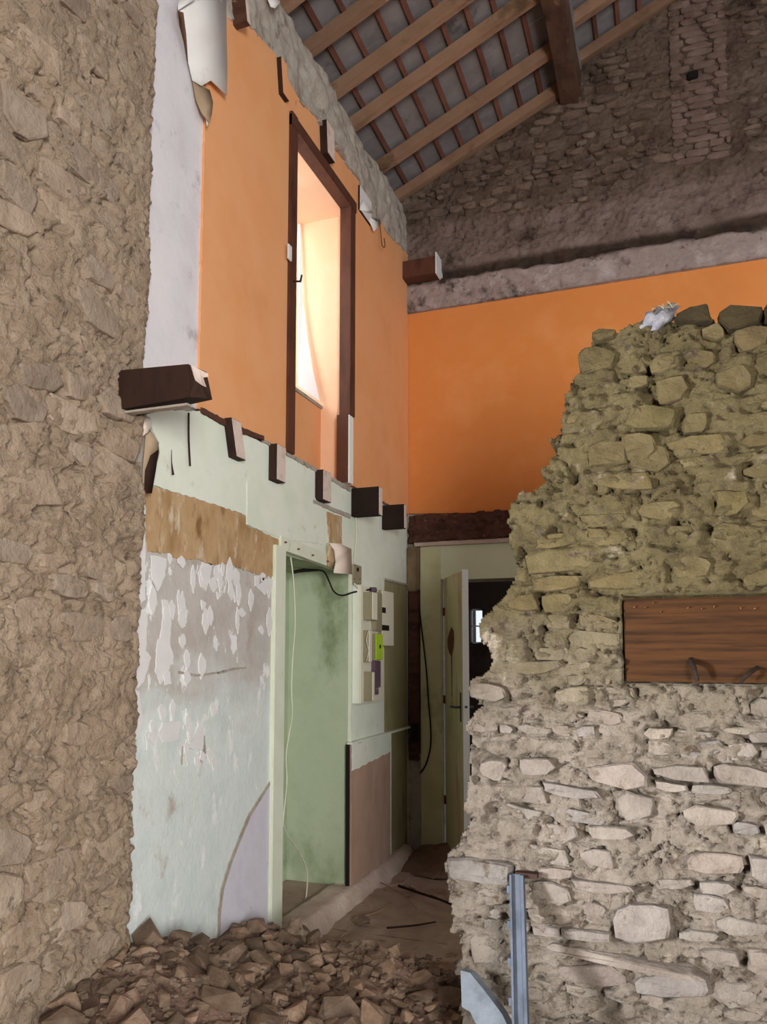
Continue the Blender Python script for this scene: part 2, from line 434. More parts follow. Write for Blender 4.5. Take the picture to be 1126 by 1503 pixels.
def in_poly(px, py, poly):
    inside = np.zeros(px.shape, bool)
    n = len(poly)
    for i in range(n):
        x0, y0 = poly[i]; x1, y1 = poly[(i + 1) % n]
        if y0 == y1: continue
        c = ((y0 > py) != (y1 > py)) & (px < (x1 - x0) * (py - y0) / (y1 - y0) + x0)
        inside ^= c
    return inside


def grid_wall(name, us, ws, height, keep, to3, thick, m, parent=None, back=True, smooth=True):
    """dense displaced sheet; keep(u, w) says which cells stand; edges run `thick` back so that it has depth."""
    U, W = np.meshgrid(us, ws, indexing='ij')
    D = height(U, W)
    nu, nw = U.shape
    uc = (U[:-1, :-1] + U[1:, 1:]) / 2; wc = (W[:-1, :-1] + W[1:, 1:]) / 2
    K = keep(uc, wc)
    idx = np.arange(nu * nw).reshape(nu, nw)
    V = to3(U.ravel(), W.ravel(), D.ravel())
    a, b, c, d = idx[:-1, :-1][K], idx[1:, :-1][K], idx[1:, 1:][K], idx[:-1, 1:][K]
    F = np.stack([a, b, c, d], 1)
    nF = len(F)
    VB = to3(U.ravel(), W.ravel(), np.full(U.size, -thick) + 0.0 * D.ravel())
    off = nu * nw
    Kp = np.pad(K, 1)
    sides = []
    for di, dj, q in ((-1, 0, (0, 3)), (1, 0, (1, 2)), (0, -1, (0, 1)), (0, 1, (3, 2))):
        nb = Kp[1 + di:1 + di + K.shape[0], 1 + dj:1 + dj + K.shape[1]]
        e = K & ~nb
        cs = [idx[:-1, :-1][e], idx[1:, :-1][e], idx[1:, 1:][e], idx[:-1, 1:][e]]
        p, r = cs[q[0]], cs[q[1]]
        if len(p): sides.append(np.stack([p, r, r + off, p + off], 1))
    allF = [F] + sides + ([F[:, ::-1] + off] if back else [])
    F = np.concatenate(allF)
    VV = np.concatenate([V, VB])
    used = np.unique(F)
    remap = np.zeros(len(VV), int); remap[used] = np.arange(len(used))
    me = bpy.data.meshes.new(name)
    VV = VV[used]; F = remap[F]
    me.vertices.add(len(VV)); me.vertices.foreach_set('co', VV.ravel())
    me.loops.add(F.size); me.loops.foreach_set('vertex_index', F.ravel().astype(np.int32))
    me.polygons.add(len(F)); me.polygons.foreach_set('loop_start', np.arange(0, F.size, 4, dtype=np.int32))
    me.update(calc_edges=True); me.validate()
    sm = np.zeros(len(F), bool); sm[:nF] = smooth
    me.polygons.foreach_set('use_smooth', sm)
    me.materials.append(MAT[m])
    o = bpy.data.objects.new(name, me); COL.objects.link(o)
    if parent: o.parent = parent
    return o


# ------------------------------------------------------------------ stone variants (about 45 triangles each)
def stone_mesh(name, m, seed, n=9, flat=0.5):
    """angular slab of stone: irregular many-cornered face, thin chamfer, nearly flat split front"""
    r = random.Random(seed)
    V, F = [], []
    ang = [2 * math.pi * (i + r.uniform(-0.36, 0.36)) / n for i in range(n)]
    ring = []
    sk, tp = r.uniform(-.12, .12), r.uniform(-.18, .18)
    for a in ang:
        c, s = math.cos(a), math.sin(a)
        k = (abs(c) ** 6 + abs(s) ** 6) ** (-1 / 6) * r.uniform(0.80, 1.04)
        x, y = 0.5 * c * k, 0.5 * s * k
        ring.append((x + sk * y, y * (1 + tp * 2 * x)))
    tx, ty = r.uniform(-.5, .5), r.uniform(-.4, .4)
    for z, sc in ((-1.2, 1.03), (0.30, 1.0), (0.70, 0.90)):
        for (x, y) in ring:
            V.append((x * sc + r.uniform(-.012, .012), y * sc + r.uniform(-.02, .02), z + ((r.uniform(-.2, .2) + tx * x + ty * y) if z > 0 else 0)))
    V.append((r.uniform(-.22, .22), r.uniform(-.2, .2), .78 + r.uniform(-.12, .22)))
    for L in (0, 1):
        for i in range(n):
            j = (i + 1) % n
            F.append((L * n + i, L * n + j, (L + 1) * n + j, (L + 1) * n + i))
    for i in range(n): F.append((2 * n + i, 2 * n + (i + 1) % n, 3 * n))
    me = bpy.data.meshes.new(name); me.from_pydata(V, [], F); me.update()
    me.materials.append(MAT[m])
    return me


def carve(U, W, D, stones, seed, depth=0.022):
    """sink the mortar under each stone and rake it out, unevenly, along the joint round it"""
    us, ws = U[:, 0], W[0, :]
    for k, q in enumerate(stones):
        u, w, a, b, rot = q[:5]
        R = max(a, b) * .75 + .02
        i0, i1 = np.searchsorted(us, [u - R, u + R]); j0, j1 = np.searchsorted(ws, [w - R, w + R])
        if i1 - i0 < 2 or j1 - j0 < 2: continue
        du, dw = U[i0:i1, j0:j1] - u, W[i0:i1, j0:j1] - w
        c, sn = math.cos(rot), math.sin(rot)
        x, y = (du * c + dw * sn) / (a / 2), (-du * sn + dw * c) / (b / 2)
        rr = (np.abs(x) ** 5 + np.abs(y) ** 5) ** .2
        dist = (rr - 1) * min(a, b) / 2          # metres outside the stone's edge
        nz = vnoise(U[i0:i1, j0:j1] * 14 + k, W[i0:i1, j0:j1] * 20, 0, seed)
        low = np.clip(-y, 0, 1) * .5 + .5
        ring = np.clip(1 - np.abs(dist - .003) / .011, 0, 1) * np.clip(nz * 1.6 + .45, 0, 1) * low
        ins = np.clip(-dist / .012, 0, 1) * np.clip(.8 - nz * 1.2, 0, 1)
        D[i0:i1, j0:j1] -= depth * 1.5 * ring + .003 * ins
    return D


STONES = {k: [stone_mesh('stone', k, 100 + i, 8 + i % 3) for i in range(14)] for k in ('stone_left', 'stone_right', 'stone_gable')}
AX_Y = Matrix(((1, 0, 0), (0, 0, -1), (0, 1, 0)))     # local z looks to -y
AX_X = Matrix(((0, 0, 1), (1, 0, 0), (0, 1, 0)))      # local z looks to +x


def stone(parent, kind, pos, ax, w, h, d, rot=0.0, color=(1, 1, 1, 1), name='stone', tilt=0.06, mesh=None):
    me = mesh or rng.choice(STONES[kind])
    o = bpy.data.objects.new(name, me)
    R = ax @ Matrix.Rotation(rot, 3, 'Z') @ Matrix.Rotation(rng.uniform(-tilt, tilt), 3, 'X') @ Matrix.Rotation(rng.uniform(-tilt, tilt), 3, 'Y')
    S = Matrix.Diagonal((w, h, d))
    o.matrix_basis = Matrix.Translation(Vector(pos) - Vector(ORIGIN.get(parent.name, (0, 0, 0)))) @ (R @ S).to_4x4()
    o.color = color
    o.parent = parent
    COL.objects.link(o)
    return o


def tint(a=0.0):
    t = rng.uniform(-a, a); k = rng.uniform(1 - a, 1 + a)
    return (k * (1 + 0.3 * t), k, k * (1 - 0.3 * t), 1)


XL, YB = -1.9, 5.744
HF, HC = 2.58, 4.54        # upper floor level, attic floor level


# ================================================================== SETTING
# ---------------- floor
def floor_height(u, w):
    return 0.012 * fbm(u * 2.5, w * 2.5, 0, 4, 3) + 0.006 * fbm(u * 14, w * 14, 0, 3, 9)


floor = struct(grid_wall('floor', np.arange(-2.5, 1.3, 0.03), np.arange(1.2, 5.9, 0.03), floor_height, lambda u, w: np.ones(u.shape, bool),
                  lambda u, w, d: np.stack([u, w, d], 1), 0.15, 'dusty_floor', back=False))
multi_box('floor_slab', [((-2.6, -5, -0.2), (6.0, 1.2, -0.005)), ((1.3, 1.2, -0.2), (6.0, 5.9, -0.005)), ((-2.6, 1.2, -.2), (1.3, 5.9, -.12)), ((-5, 5.9, -0.2), (6, 10.2, -0.005))], 'dirt', floor)


# ---------------- walls with openings cut in
def cell_wall(name, axis, front, back, us, ws, holes, m, parent=None):
    """masonry core: us/ws are break coordinates, holes are (u0,u1,w0,w1) left open"""
    def solid(i, j):
        if i < 0 or j < 0 or i >= len(us) - 1 or j >= len(ws) - 1: return False
        uc, wc = (us[i] + us[i + 1]) / 2, (ws[j] + ws[j + 1]) / 2
        return not any(h[0] < uc < h[1] and h[2] < wc < h[3] for h in holes)

    def P(u, w, d): return (d, u, w) if axis == 'x' else (u, d, w)
    V, F = [], []

    def quad(*p):
        n = len(V); V.extend(p); F.append((n, n + 1, n + 2, n + 3))
    for i in range(len(us) - 1):
        for j in range(len(ws) - 1):
            if not solid(i, j): continue
            u0, u1, w0, w1 = us[i], us[i + 1], ws[j], ws[j + 1]
            for d in (front, back): quad(P(u0, w0, d), P(u1, w0, d), P(u1, w1, d), P(u0, w1, d))
            if not solid(i - 1, j): quad(P(u0, w0, front), P(u0, w0, back), P(u0, w1, back), P(u0, w1, front))
            if not solid(i + 1, j): quad(P(u1, w0, front), P(u1, w0, back), P(u1, w1, back), P(u1, w1, front))
            if not solid(i, j - 1): quad(P(u0, w0, front), P(u0, w0, back), P(u1, w0, back), P(u1, w0, front))
            if not solid(i, j + 1): quad(P(u0, w1, front), P(u0, w1, back), P(u1, w1, back), P(u1, w1, front))
    return obj(name, V, F, m, parent)


NA = (3.74, 4.60, HF, 4.42)      # upper window recess
NB = (3.655, 4.565, 0.02, 2.035)  # lower recess
wall_left = struct(cell_wall('wall_left', 'x', -1.925, -2.60, [-4.0, 0.05, 1.15, 2.36, NB[0], NA[0], NB[1], NA[1], 6.0], [-0.1, NB[2], 0.75, NB[3], 2.35, NA[2], 3.12, NA[3], 5.02],
                      [(NA[0], NA[1], 3.12, NA[3]), (0.05, 1.15, 0.75, 2.35)] + [(NA[0], NA[1], NA[2], 3.12), NB], 'plaster'))
box('recess_back', (-2.58, NB[0] - .05, 0), (-2.32, NB[1] + .05, NB[3] + .05), 'green_niche', wall_left)
box('window_parapet', (-2.55, NA[0] - .02, NA[2] - .03), (-2.118, NA[1] + .02, 3.105), 'orange', wall_left)
box('window_sill', (-2.50, NA[0] - .01, 3.105), (-2.105, NA[1] + .005, 3.125), 'plaster', wall_left)
box('recess_floor', (-2.32, NB[0], -0.05), (-1.93, NB[1], 0.085), 'dusty_floor', wall_left)
# linings of the two recesses
box('recess_lining', (-2.33, NB[1] - .008, 0.08), (-1.905, NB[1] + .001, NB[3]), 'green_niche', wall_left)
box('recess_lining', (-2.33, NB[0] - .001, 0.08), (-1.925, NB[0] + .008, NB[3]), 'green_niche', wall_left)
box('recess_lining', (-2.33, NB[0], NB[3] - .01), (-1.925, NB[1], NB[3] + .001), 'green_niche', wall_left)
box('window_lining', (-2.40, NA[1] - .012, HF), (-1.905, NA[1] + .001, NA[3]), 'orange_window_lit', wall_left)
box('window_lining', (-2.40, NA[0] - .001, HF), (-1.905, NA[0] + .012, NA[3]), 'orange_window_lit', wall_left)
box('window_lining', (-2.40, NA[0], NA[3] - .012), (-1.905, NA[1], NA[3] + .001), 'orange_window_lit', wall_left)

# paint and paper layers on the left wall
panel('whitewashed_strip', [(-1.905, 2.36, HF - .02), (-1.905, 2.845, HF - .02), (-1.905, 2.845, 5.0), (-1.905, 2.36, 5.0)], 'x', -.02, 'distemper', wall_left, 0)
panel('flaking_plaster', [(-1.907, 2.36, 0), (-1.907, 3.64, 0), (-1.907, 3.64, 2.25), (-1.907, 2.36, 2.35)], 'x', -.02, 'flaking', wall_left, 0)
NL, NR = NA[0] - .004, NA[1] + .004
o = px_panel('orange_wallpaper', [(290, 183), (297, 180), (300, 176), (318, 120), (333, 60), (333, 24), (368, 36), (384, 58), (405, 80), (425, 120), (441, 147), (462, 169), (480, 205), (490, 214), (505, 235), (527, 264)], -1.892, -.014, 'orange', wall_left, 0.006)
bpy.data.objects.remove(o)
top_edge = [(333, 24), (368, 36), (384, 58), (405, 80), (425, 120), (441, 147), (462, 169), (480, 200), (490, 214), (505, 235), (527, 264), (532, 300), (545, 312), (548, 330), (560, 326), (572, 345), (585, 358), (599, 374)]
T = [tuple(on_x(u, v, -1.892)) for u, v in top_edge]
iL = [i for i, p in enumerate(T) if p[1] > NL][0]
iR = [i for i, p in enumerate(T) if p[1] > NR][0]
zTL = T[iL][2]; zTR = T[iR - 1][2]
bot = lambda y: HF + 0.012 * math.sin(y * 5)
panel('orange_wallpaper', [(-1.892, 2.838, HF - .02), (-1.892, 3.15, HF - .01), (-1.892, NL, HF)] + [(-1.892, NL, zTL)] + list(reversed(T[:iL])) + [(-1.892, 2.845, T[0][2] + .0)], 'x', -.014, 'orange', wall_left, 0.003)
panel('orange_wallpaper', [(-1.892, NL, NA[3]), (-1.892, NR, NA[3])] + [(-1.892, NR, zTR)] + list(reversed(T[iL:iR])) + [(-1.892, NL, zTL)], 'x', -.014, 'orange', wall_left, 0.003)
panel('orange_wallpaper', [(-1.892, NR, HF), (-1.892, 5.735, HF)] + [(-1.892, 5.735, T[-1][2] - .02)] + list(reversed(T[iR:])) + [(-1.892, NR, zTR)], 'x', -.014, 'orange', wall_left, 0.004)

# rough grey wall head above the attic floor level
def head_h(u, w): return 0.018 + 0.020 * fbm(u * 3, w * 4, 0, 3, 31) + 0.010 * fbm(u * 16, w * 16, 0, 3, 33) - 0.028 * np.clip((w - 4.86) / 0.22, 0, 1) ** 2


TE = np.array([(p[1], p[2]) for p in T])
grid_wall('rough_wall_head', np.arange(2.36, 5.76, 0.015), np.arange(4.40, 5.05, 0.012), head_h,
          lambda u, w: w > np.interp(u, TE[:, 0], TE[:, 1]) - 0.012 + 0.012 * vnoise(u * 22, w * 22, 0, 4),
          lambda u, w, d: np.stack([-1.905 + d, u, w], 1), 0.10, 'plaster', wall_left, back=False)

# green painted band under the upper floor, going round the corner to the recess and beyond
px_panel('green_paint_layer', [(212, 600), (298, 604), (345, 632), (425, 668), (515, 716), (597, 760), (599, 872), (514, 845), (512, 838), (413, 795), (410, 792), (362, 770), (362, 756), (300, 735), (222, 712), (228, 690), (234, 650), (222, 625)],
         -1.897, -.012, 'green', wall_left, 0.004)
panel('green_paint_layer', [(-1.899, NB[1] - .002, 0.1), (-1.899, 5.735, 0.05), (-1.899, 5.735, 2.04), (-1.899, NB[1] - .002, 2.06)], 'x', -.012, 'green', wall_left, 0)
px_panel('brown_glue_strip', [(205, 728), (218, 724), (222, 712), (300, 735), (362, 757), (362, 772), (413, 791), (413, 803), (405, 806), (404, 848), (370, 840), (330, 826), (310, 830), (288, 820), (262, 822), (250, 812), (218, 810)], -1.901, -.012, 'kraft', wall_left, 0.005, 0.015)
px_panel('lilac_render_patch', [(408, 1128), (396, 1150), (378, 1178), (367, 1195), (352, 1232), (338, 1268), (327, 1305), (323, 1335), (320, 1400), (410, 1400)], -1.903, -.01, 'render_patch', wall_left, 0.004, 0.015)
flakes = [[(238, 880), (247, 882), (252, 915), (250, 945), (255, 975), (243, 980), (235, 940), (240, 905)], [(233, 938), (246, 930), (255, 965), (246, 990), (236, 1005), (228, 985)],
          [(205, 895), (217, 900), (214, 955), (222, 965), (212, 1000), (203, 1010), (197, 980), (200, 930)], [(195, 1010), (205, 1015), (210, 1060), (200, 1085), (193, 1090), (190, 1050)],
          [(298, 825), (312, 828), (308, 850), (303, 868), (296, 862), (292, 840)], [(240, 1060), (265, 1058), (262, 1085), (240, 1090), (234, 1075)], [(292, 1062), (300, 1075), (298, 1100), (284, 1100), (276, 1095), (286, 1080)],
          [(296, 1100), (303, 1108), (300, 1118), (294, 1115)], [(240, 990), (250, 985), (252, 1004), (243, 1006)], [(375, 845), (382, 845), (380, 865), (375, 860)], [(385, 848), (400, 850), (402, 862), (390, 866)],
          [(296, 880), (303, 885), (300, 898), (297, 895)], [(318, 868), (326, 872), (320, 880)], [(344, 872), (350, 880), (345, 885)], [(207, 735), (213, 740), (214, 880), (204, 890)], [(222, 815), (245, 820), (240, 850), (232, 868), (224, 850)]]
for i, f in enumerate(flakes): px_panel('paint_flake', f, -1.903 + .0005 * i, -.006, 'flake', wall_left, 0.004, 0.02)
for i in range(64):
    u = rng.uniform(216, 398); v = rng.choice((rng.uniform(812, 900), rng.uniform(820, 1000), rng.uniform(1040, 1120)))
    if u > 330 and v > 930: continue
    v += (u - 216) * .16 if v < 900 else 0
    hh, ww = rng.uniform(5, 22), rng.uniform(3, 8)
    f = [(u + rng.uniform(-1, 1), v - hh), (u + ww * rng.uniform(.3, 1), v - hh * .4), (u + ww * rng.uniform(.5, 1), v + hh * .3), (u + rng.uniform(-1, 2), v + hh), (u - ww * rng.uniform(.3, .9), v + hh * .2), (u - ww * rng.uniform(.4, 1), v - hh * .5)]
    px_panel('paint_flake', f, -1.9028 + .0001 * i, -.006, 'flake', wall_left, 0.003, 0.015)
for f in ([(408, 1126), (396, 1148), (378, 1176), (366, 1194), (350, 1232), (336, 1268), (325, 1305), (321, 1335), (319, 1392), (323, 1392), (325, 1335), (329, 1306), (340, 1269), (354, 1233), (369, 1197), (380, 1179), (397, 1152), (409, 1132)],  # first strip is edge shade painted along the render patch, the others are cracks
          [(262, 985), (290, 990), (322, 986), (345, 980), (362, 979), (362, 981), (346, 983), (322, 989), (290, 993), (262, 988)], [(298, 1078), (301, 1080), (303, 1112), (299, 1112)], [(267, 1095), (269, 1095), (268, 1122), (266, 1122)]):
    px_panel('crack_and_edge_shade', f, -1.9015, -.01, 'plaster', wall_left, 0.0015, 0.02)
# narrow ragged plaster crack lines (gaps open to the dark core) below the beam
px_panel('rotten_floor_edge', [(296, 598), (330, 615), (352, 626), (388, 640), (388, 646), (350, 634), (330, 624), (298, 606)], -1.885, -.02, 'beam_wood', wall_left, 0.003, 0.02)
px_panel('rotten_floor_edge', [(388, 645), (427, 666), (470, 690), (515, 716), (515, 722), (470, 695), (427, 671), (390, 650)], -1.888, -.02, 'plaster', wall_left, 0.004, 0.02)
px_panel('rotten_floor_edge', [(548, 738), (590, 757), (590, 761), (548, 742)], -1.888, -.02, 'beam_wood', wall_left, 0.003, 0.02)
px_panel('lower_ledge', [(460, 733), (515, 755), (515, 761), (460, 738)], -1.888, -.02, 'plaster', wall_left, 0.002, 0.03)
px_panel('brown_paper_scar', [(480, 751), (502, 758), (502, 800), (483, 796)], -1.893, -.01, 'kraft', wall_left, 0.003, 0.02)
px_panel('wallpaper_sheet', [(363, 708), (372, 700), (420, 715), (462, 730), (478, 750), (480, 800), (412, 790), (363, 770)], -1.892, -.004, 'green', wall_left, 0.003, 0.03)

# recess joinery: jamb post, header board
jp = [on_x(405, 806, -1.885), on_x(416, 812, -1.885)]
box('jamb_post', (-1.96, jp[0][1], 0.05), (-1.885, NB[0] + .01, 2.06), 'green_white_wood', wall_left, 0.004)
o = px_panel('recess_header', [(413, 786), (500, 820), (500, 838), (413, 806)], -1.887, -.04, 'green_white_wood', wall_left, 0.001, 0.05)
for u, v in ((437, 806), (458, 815), (480, 824), (418, 796)):
    p = on_x(u, v, -1.885); tube('nail', [p, p + np.array([.012, 0, 0])], 0.005, 'rust', o, 6)
box('jamb_edge', (-1.93, NB[1] - .004, 0.09), (-1.885, NB[1] + .012, 2.03), 'green_white_wood', wall_left, 0.002)

# joist stubs (upper floor) and attic joist stubs
def stub(name, u0, u1, u2, v0, v1, proj, m='dark_wood', skew=0.0, endm='lit_end_wood'):
    """front face from u0 to u1 in the photograph's frame, end face to u2"""
    y0 = on_x(u0, v0, XL)[1]; zt = on_x(u0, v0, XL)[2]; zb = on_x(u0, v1, XL)[2]
    xe = on_y(u1, (v0 + v1) / 2, y0)[0]
    ye = on_x(u2, (v0 + v1) / 2, xe)[1]
    v, f = box_vf((XL - .12, y0, zb), (xe, max(ye, y0 + .02), zt))
    v = [(a, b + (skew if c < (zb + zt) / 2 else 0), c) for a, b, c in v]
    s = obj(name, v, f, m, wall_left, loc=(XL, y0, zb))
    e = box('sawn_end', (xe - .004, y0 + .004, zb + .003), (xe + .003, max(ye, y0 + .02) - .003, zt - .003), endm, s)
    if skew:
        for vv in e.data.vertices:
            if vv.co.z + ORIGIN[s.name][2] < (zb + zt) / 2: vv.co.y += skew
    return s


stub('joist_stub', 327, 339, 353, 614, 668, .05, skew=0.05)
stub('joist_stub', 394, 406, 419, 652, 705, .05)
stub('joist_stub', 462, 474, 486, 690, 734, .05)
stub('joist_stub', 515, 556, 561, 717, 758, .15, m='char')
stub('joist_stub', 560, 593, 596, 742, 777, .15, m='char')
stub('attic_joist_stub', 404, 412, 421, 85, 134, .04, skew=0.03, endm='orange')
stub('attic_joist_stub', 467, 479, 490, 178, 224, .04, skew=0.02, endm='lit_end_wood')
stub('attic_joist_stub', 336, 358, 363, -6, 32, .06, m='beam_wood', skew=.03)
o = stub('attic_joist_stub', 524, 528, 545, 272, 308, .03, endm='flake')
# beam stub by the masonry edge
bx = on_y(280, 575, 2.28)[0]
B = [(-1.95, 2.275, 2.38), (bx, 2.275, 2.395), (bx + .055, 2.30, 2.392), (bx + .05, 2.34, 2.40), (bx + .03, 2.36, 2.41), (-1.95, 2.40, 2.39),
     (-1.95, 2.265, 2.53), (bx - .01, 2.275, 2.515), (bx + .015, 2.30, 2.50), (bx + .03, 2.33, 2.50), (bx + .0, 2.36, 2.51), (-1.95, 2.40, 2.53),
     (bx + .02, 2.272, 2.455), (bx + .03, 2.30, 2.44)]
o = obj('beam_stub', B, [(0, 1, 12, 7, 6), (1, 2, 13, 12), (7, 12, 13, 8), (2, 3, 9, 8, 13), (3, 4, 10, 9), (4, 5, 11, 10), (5, 0, 6, 11), (0, 5, 4, 3, 2, 1), (6, 7, 8, 9, 10, 11)], 'dark_wood', wall_left, loc=(-1.9, 2.3, 2.4))
tag(o, 'thick dark broken beam end with pale split end')
obj('split_end', [(bx + .0, 2.277, 2.512), (bx + .018, 2.302, 2.502), (bx + .034, 2.335, 2.495), (bx + .036, 2.33, 2.442), (bx + .034, 2.30, 2.44), (bx + .021, 2.274, 2.452), (bx - .03, 2.31, 2.48)],
    [(0, 1, 4, 5), (1, 2, 3, 4), (0, 6, 1), (1, 6, 2), (2, 6, 3), (3, 6, 4), (4, 6, 5), (5, 6, 0)], 'lit_end_wood', o)
box('underside_lath', (-1.86, 2.29, 2.373), (bx - .02, 2.32, 2.381), 'plaster', o)

# ---------------- left masonry face (plaster stripped), towards the viewer
def left_h(u, w): return rough_masonry(u, w, 1, 0.75) + 0.02 * np.clip(1 - (2.46 - u) / 0.05, 0, 1) * -2


def left_keep(u, w): return (u < 2.445 + 0.022 * vnoise(w * 9, u * 0 + 3, 0, 5) + 0.012 * vnoise(w * 31, u * 0, 0, 6)) & ~((u > 0.05) & (u < 1.15) & (w > 0.75) & (w < 2.35))


LS = []
z = 0.12
while z < 5.05:
    h = rng.uniform(0.06, 0.16)
    y = 1.40 + rng.uniform(0, .1)
    while y < 2.40:
        w = h * rng.uniform(1.1, 2.4)
        if rng.random() < 0.72 and y + w < 2.425 and len(LS) < 298:
            c = tint(0.08)
            if rng.random() < 0.2: c = (0.80, 0.80, 0.82, 1)
            LS.append((y + w / 2, z + h / 2 + rng.uniform(-.02, .02), w * .97, h * rng.uniform(.8, .97), rng.uniform(-.2, .2), rng.uniform(.008, .016), c, rng.uniform(-0.018, -0.004)))
        y += w + rng.uniform(0, .02)
    z += h
left_masonry = grid_wall('stripped_masonry', np.concatenate([np.arange(-1.5, 1.2, 0.05), np.arange(1.2, 2.50, 0.0085)]), np.arange(-0.05, 5.25, 0.0095),
                         lambda u, w: carve(u, w, left_h(u, w), LS, 2, .015), left_keep,
                         lambda u, w, d: np.stack([-1.845 + d, u, w], 1), 0.11, 'mortar_left', wall_left, back=False)
ORIGIN[left_masonry.name] = (0, 0, 0)
tag(left_masonry, 'bare rubble masonry in brown earth mortar, stripped of plaster')
for q in LS:
    stone(left_masonry, 'stone_left', (-1.845 + q[7], q[0], q[1]), AX_X, q[2], q[3], q[5], q[4], q[6], tilt=0.08)

# ---------------- back wall
DO = (-1.63, -0.98, -0.1, 2.07)   # door opening
wall_back = struct(cell_wall('wall_back', 'y', YB + .03, YB + .35, [-5.0, DO[0], DO[1], 5.0], [-0.1, 0.0, DO[3], 4.25], [(DO[0], DO[1], 0.0, DO[3])], 'plaster'))
py_panel('orange_wallpaper', [(592, 754), (680, 753), (760, 752), (1300, 745), (1300, 345), (1126, 373), (950, 398), (790, 421), (700, 436), (650, 448), (607, 458), (592, 461)], YB, .03, 'orange_deep', wall_back, 0.003, 0.05)
# timbers and lower panelling
def beam_h(u, w): return 0.014 * fbm(u * 7, w * 22, 0, 4, 51) + 0.012 * vnoise(u * 40, w * 50, 0, 52) - 0.03 * np.clip((vnoise(u * 12, w * 20, 0, 53) - .45) * 4, 0, 1)


fb = grid_wall('floor_beam', np.arange(-1.885, 1.4, 0.01), np.arange(2.355, 2.572, 0.009), beam_h, lambda u, w: w < 2.566 + .01 * vnoise(u * 15, w * 0, 0, 54), lambda u, w, d: np.stack([u, YB - .035 - d, w], 1), 0.06, 'beam_wood', wall_back, back=False)
tag(fb, 'dark rotten floor timber embedded along the back wall')
box('timber_underside', (-1.84, YB - .03, 2.325), (1.4, YB + .03, 2.357), 'kerb', wall_back, jit=.004)
box('transom_board', (-1.80, YB, 2.07), (1.4, YB + .03, 2.325), 'transom', wall_back, 0.002)
box('transom_lip', (-1.62, YB - .008, 2.062), (-.97, YB + .02, 2.082), 'transom', wall_back)
box('painted_board', (-1.80, YB - .004, 0.0), (-1.636, YB + .03, 2.325), 'green_board', wall_back, 0.002)
box('painted_board', (-.98, YB - .004, 0.0), (1.4, YB + .03, 2.07), 'green_board', wall_back, 0.002)
cp = box('corner_post', (-1.895, YB - .055, 1.98), (-1.805, YB + .02, 2.325), 'corner_wood', wall_back, 0.012)
tag(cp, 'rough brown corner timber')
cp2 = box('corner_post', (-1.885, YB - .04, 0.70), (-1.805, YB + .02, 2.0), 'beam_wood', wall_back, 0.006)
box('corner_plaster', (-1.90, YB - .01, 0.0), (-1.80, YB + .02, 0.75), 'plaster', wall_back)
# beam end at the upper corner
o = box('attic_beam_stub', (-1.9, YB - .14, 4.435), (on_y(640, 392, YB - .14)[0], YB + .03, 4.575), 'casing', wall_back, 0.004)
box('white_beam_tip', (on_y(640, 392, YB - .14)[0] - .004, YB - .145, 4.43), (on_y(640, 392, YB - .14)[0] + .006, YB + .03, 4.60), 'flake', o)
tag(o, 'reddish brown beam end with a whitened tip in the upper corner')
# gable
def gable_h(u, w):
    low = np.clip((4.62 - w) / 0.1, 0, 1)
    d = rough_masonry(u * 1.1, w * 1.1, 7, 0.9) * (1 - 0.75 * low)
    line = 4.475 + 0.02 * vnoise(u * 3, w * 0, 0, 61) + 0.016 * fbm(u * 10, w * 6, 0, 3, 63) - 0.03 * np.clip((u + 1.6) / 2.4, 0, 1)
    groove = np.clip(1 - np.abs(w - line) / 0.045, 0, 1)
    d = d - groove * (0.06 + 0.05 * vnoise(u * 14, w * 20, 0, 62))
    d = d + 0.02 * np.clip((line - w) / 0.03, 0, 1)
    return d


ZB = lambda x: 5.115 + 0.455 * (x + 2.02)      # underside of the rafters
gable = grid_wall('gable_masonry', np.arange(-2.2, 2.2, 0.0125), np.arange(4.20, 7.3, 0.0125), gable_h, lambda u, w: w < ZB(u) + 0.08 + 0.13 * (u > -.58),
                  lambda u, w, d: np.stack([u, YB - .006 - d, w], 1), 0.30, 'mortar_gable', wall_back, back=False)
ORIGIN[gable.name] = (0, 0, 0)
tag(gable, 'dark sooty gable masonry with a pale plaster band and rough groove at its foot')
FL = (0.115, 0.50)
count = 0
z = 4.80
while z < 6.4:
    h = rng.uniform(0.035, 0.075)
    x = -1.9
    while x < 1.3:
        w = h * rng.uniform(1.5, 3.2)
        xc = x + w / 2
        lowlim = 4.72 + 0.18 * vnoise(np.array([x * 2.0]), np.array([0.0]), 0, 71)[0]
        if z > lowlim + .05 and z + h < ZB(xc) - 0.02 + .12 * (xc > -.5) and not (FL[0] - .04 < xc < FL[1] + .06) and rng.random() < 0.62 and count < 292:
            stone(gable, 'stone_gable', (xc, YB - .006, z + h / 2), AX_Y, w, h * .95, rng.uniform(.014, .030), rng.uniform(-.12, .12), tint(.12), tilt=.12); count += 1
        x += w + rng.uniform(0, .02)
    z += h
BRICK = [stone_mesh('flue_brick', 'brick', 300 + i, 8) for i in range(5)]
row, z, nb = 0, 4.98, 0
while z < ZB(0.2) + .10:
    x = FL[0] + (0.0 if row % 2 else -0.0); first = True
    while x < FL[1] - .02:
        w = min(rng.uniform(.10, .22) if not (first and row % 2) else .08, FL[1] - x); first = False
        if w > .03 and rng.random() < .9:
            stone(gable, 'stone_gable', (x + w / 2, YB - .012, z + .022), AX_Y, w * 1.03, .050, .016, 0, name='flue_brick', tilt=.03, mesh=rng.choice(BRICK)); nb += 1
        x += w + .004
    z += .05; row += 1
# sooty hole in the flue
box('flue_hole', (0.235, YB - .045, 5.60), (0.305, YB + .02, 5.66), 'black', gable, .006)

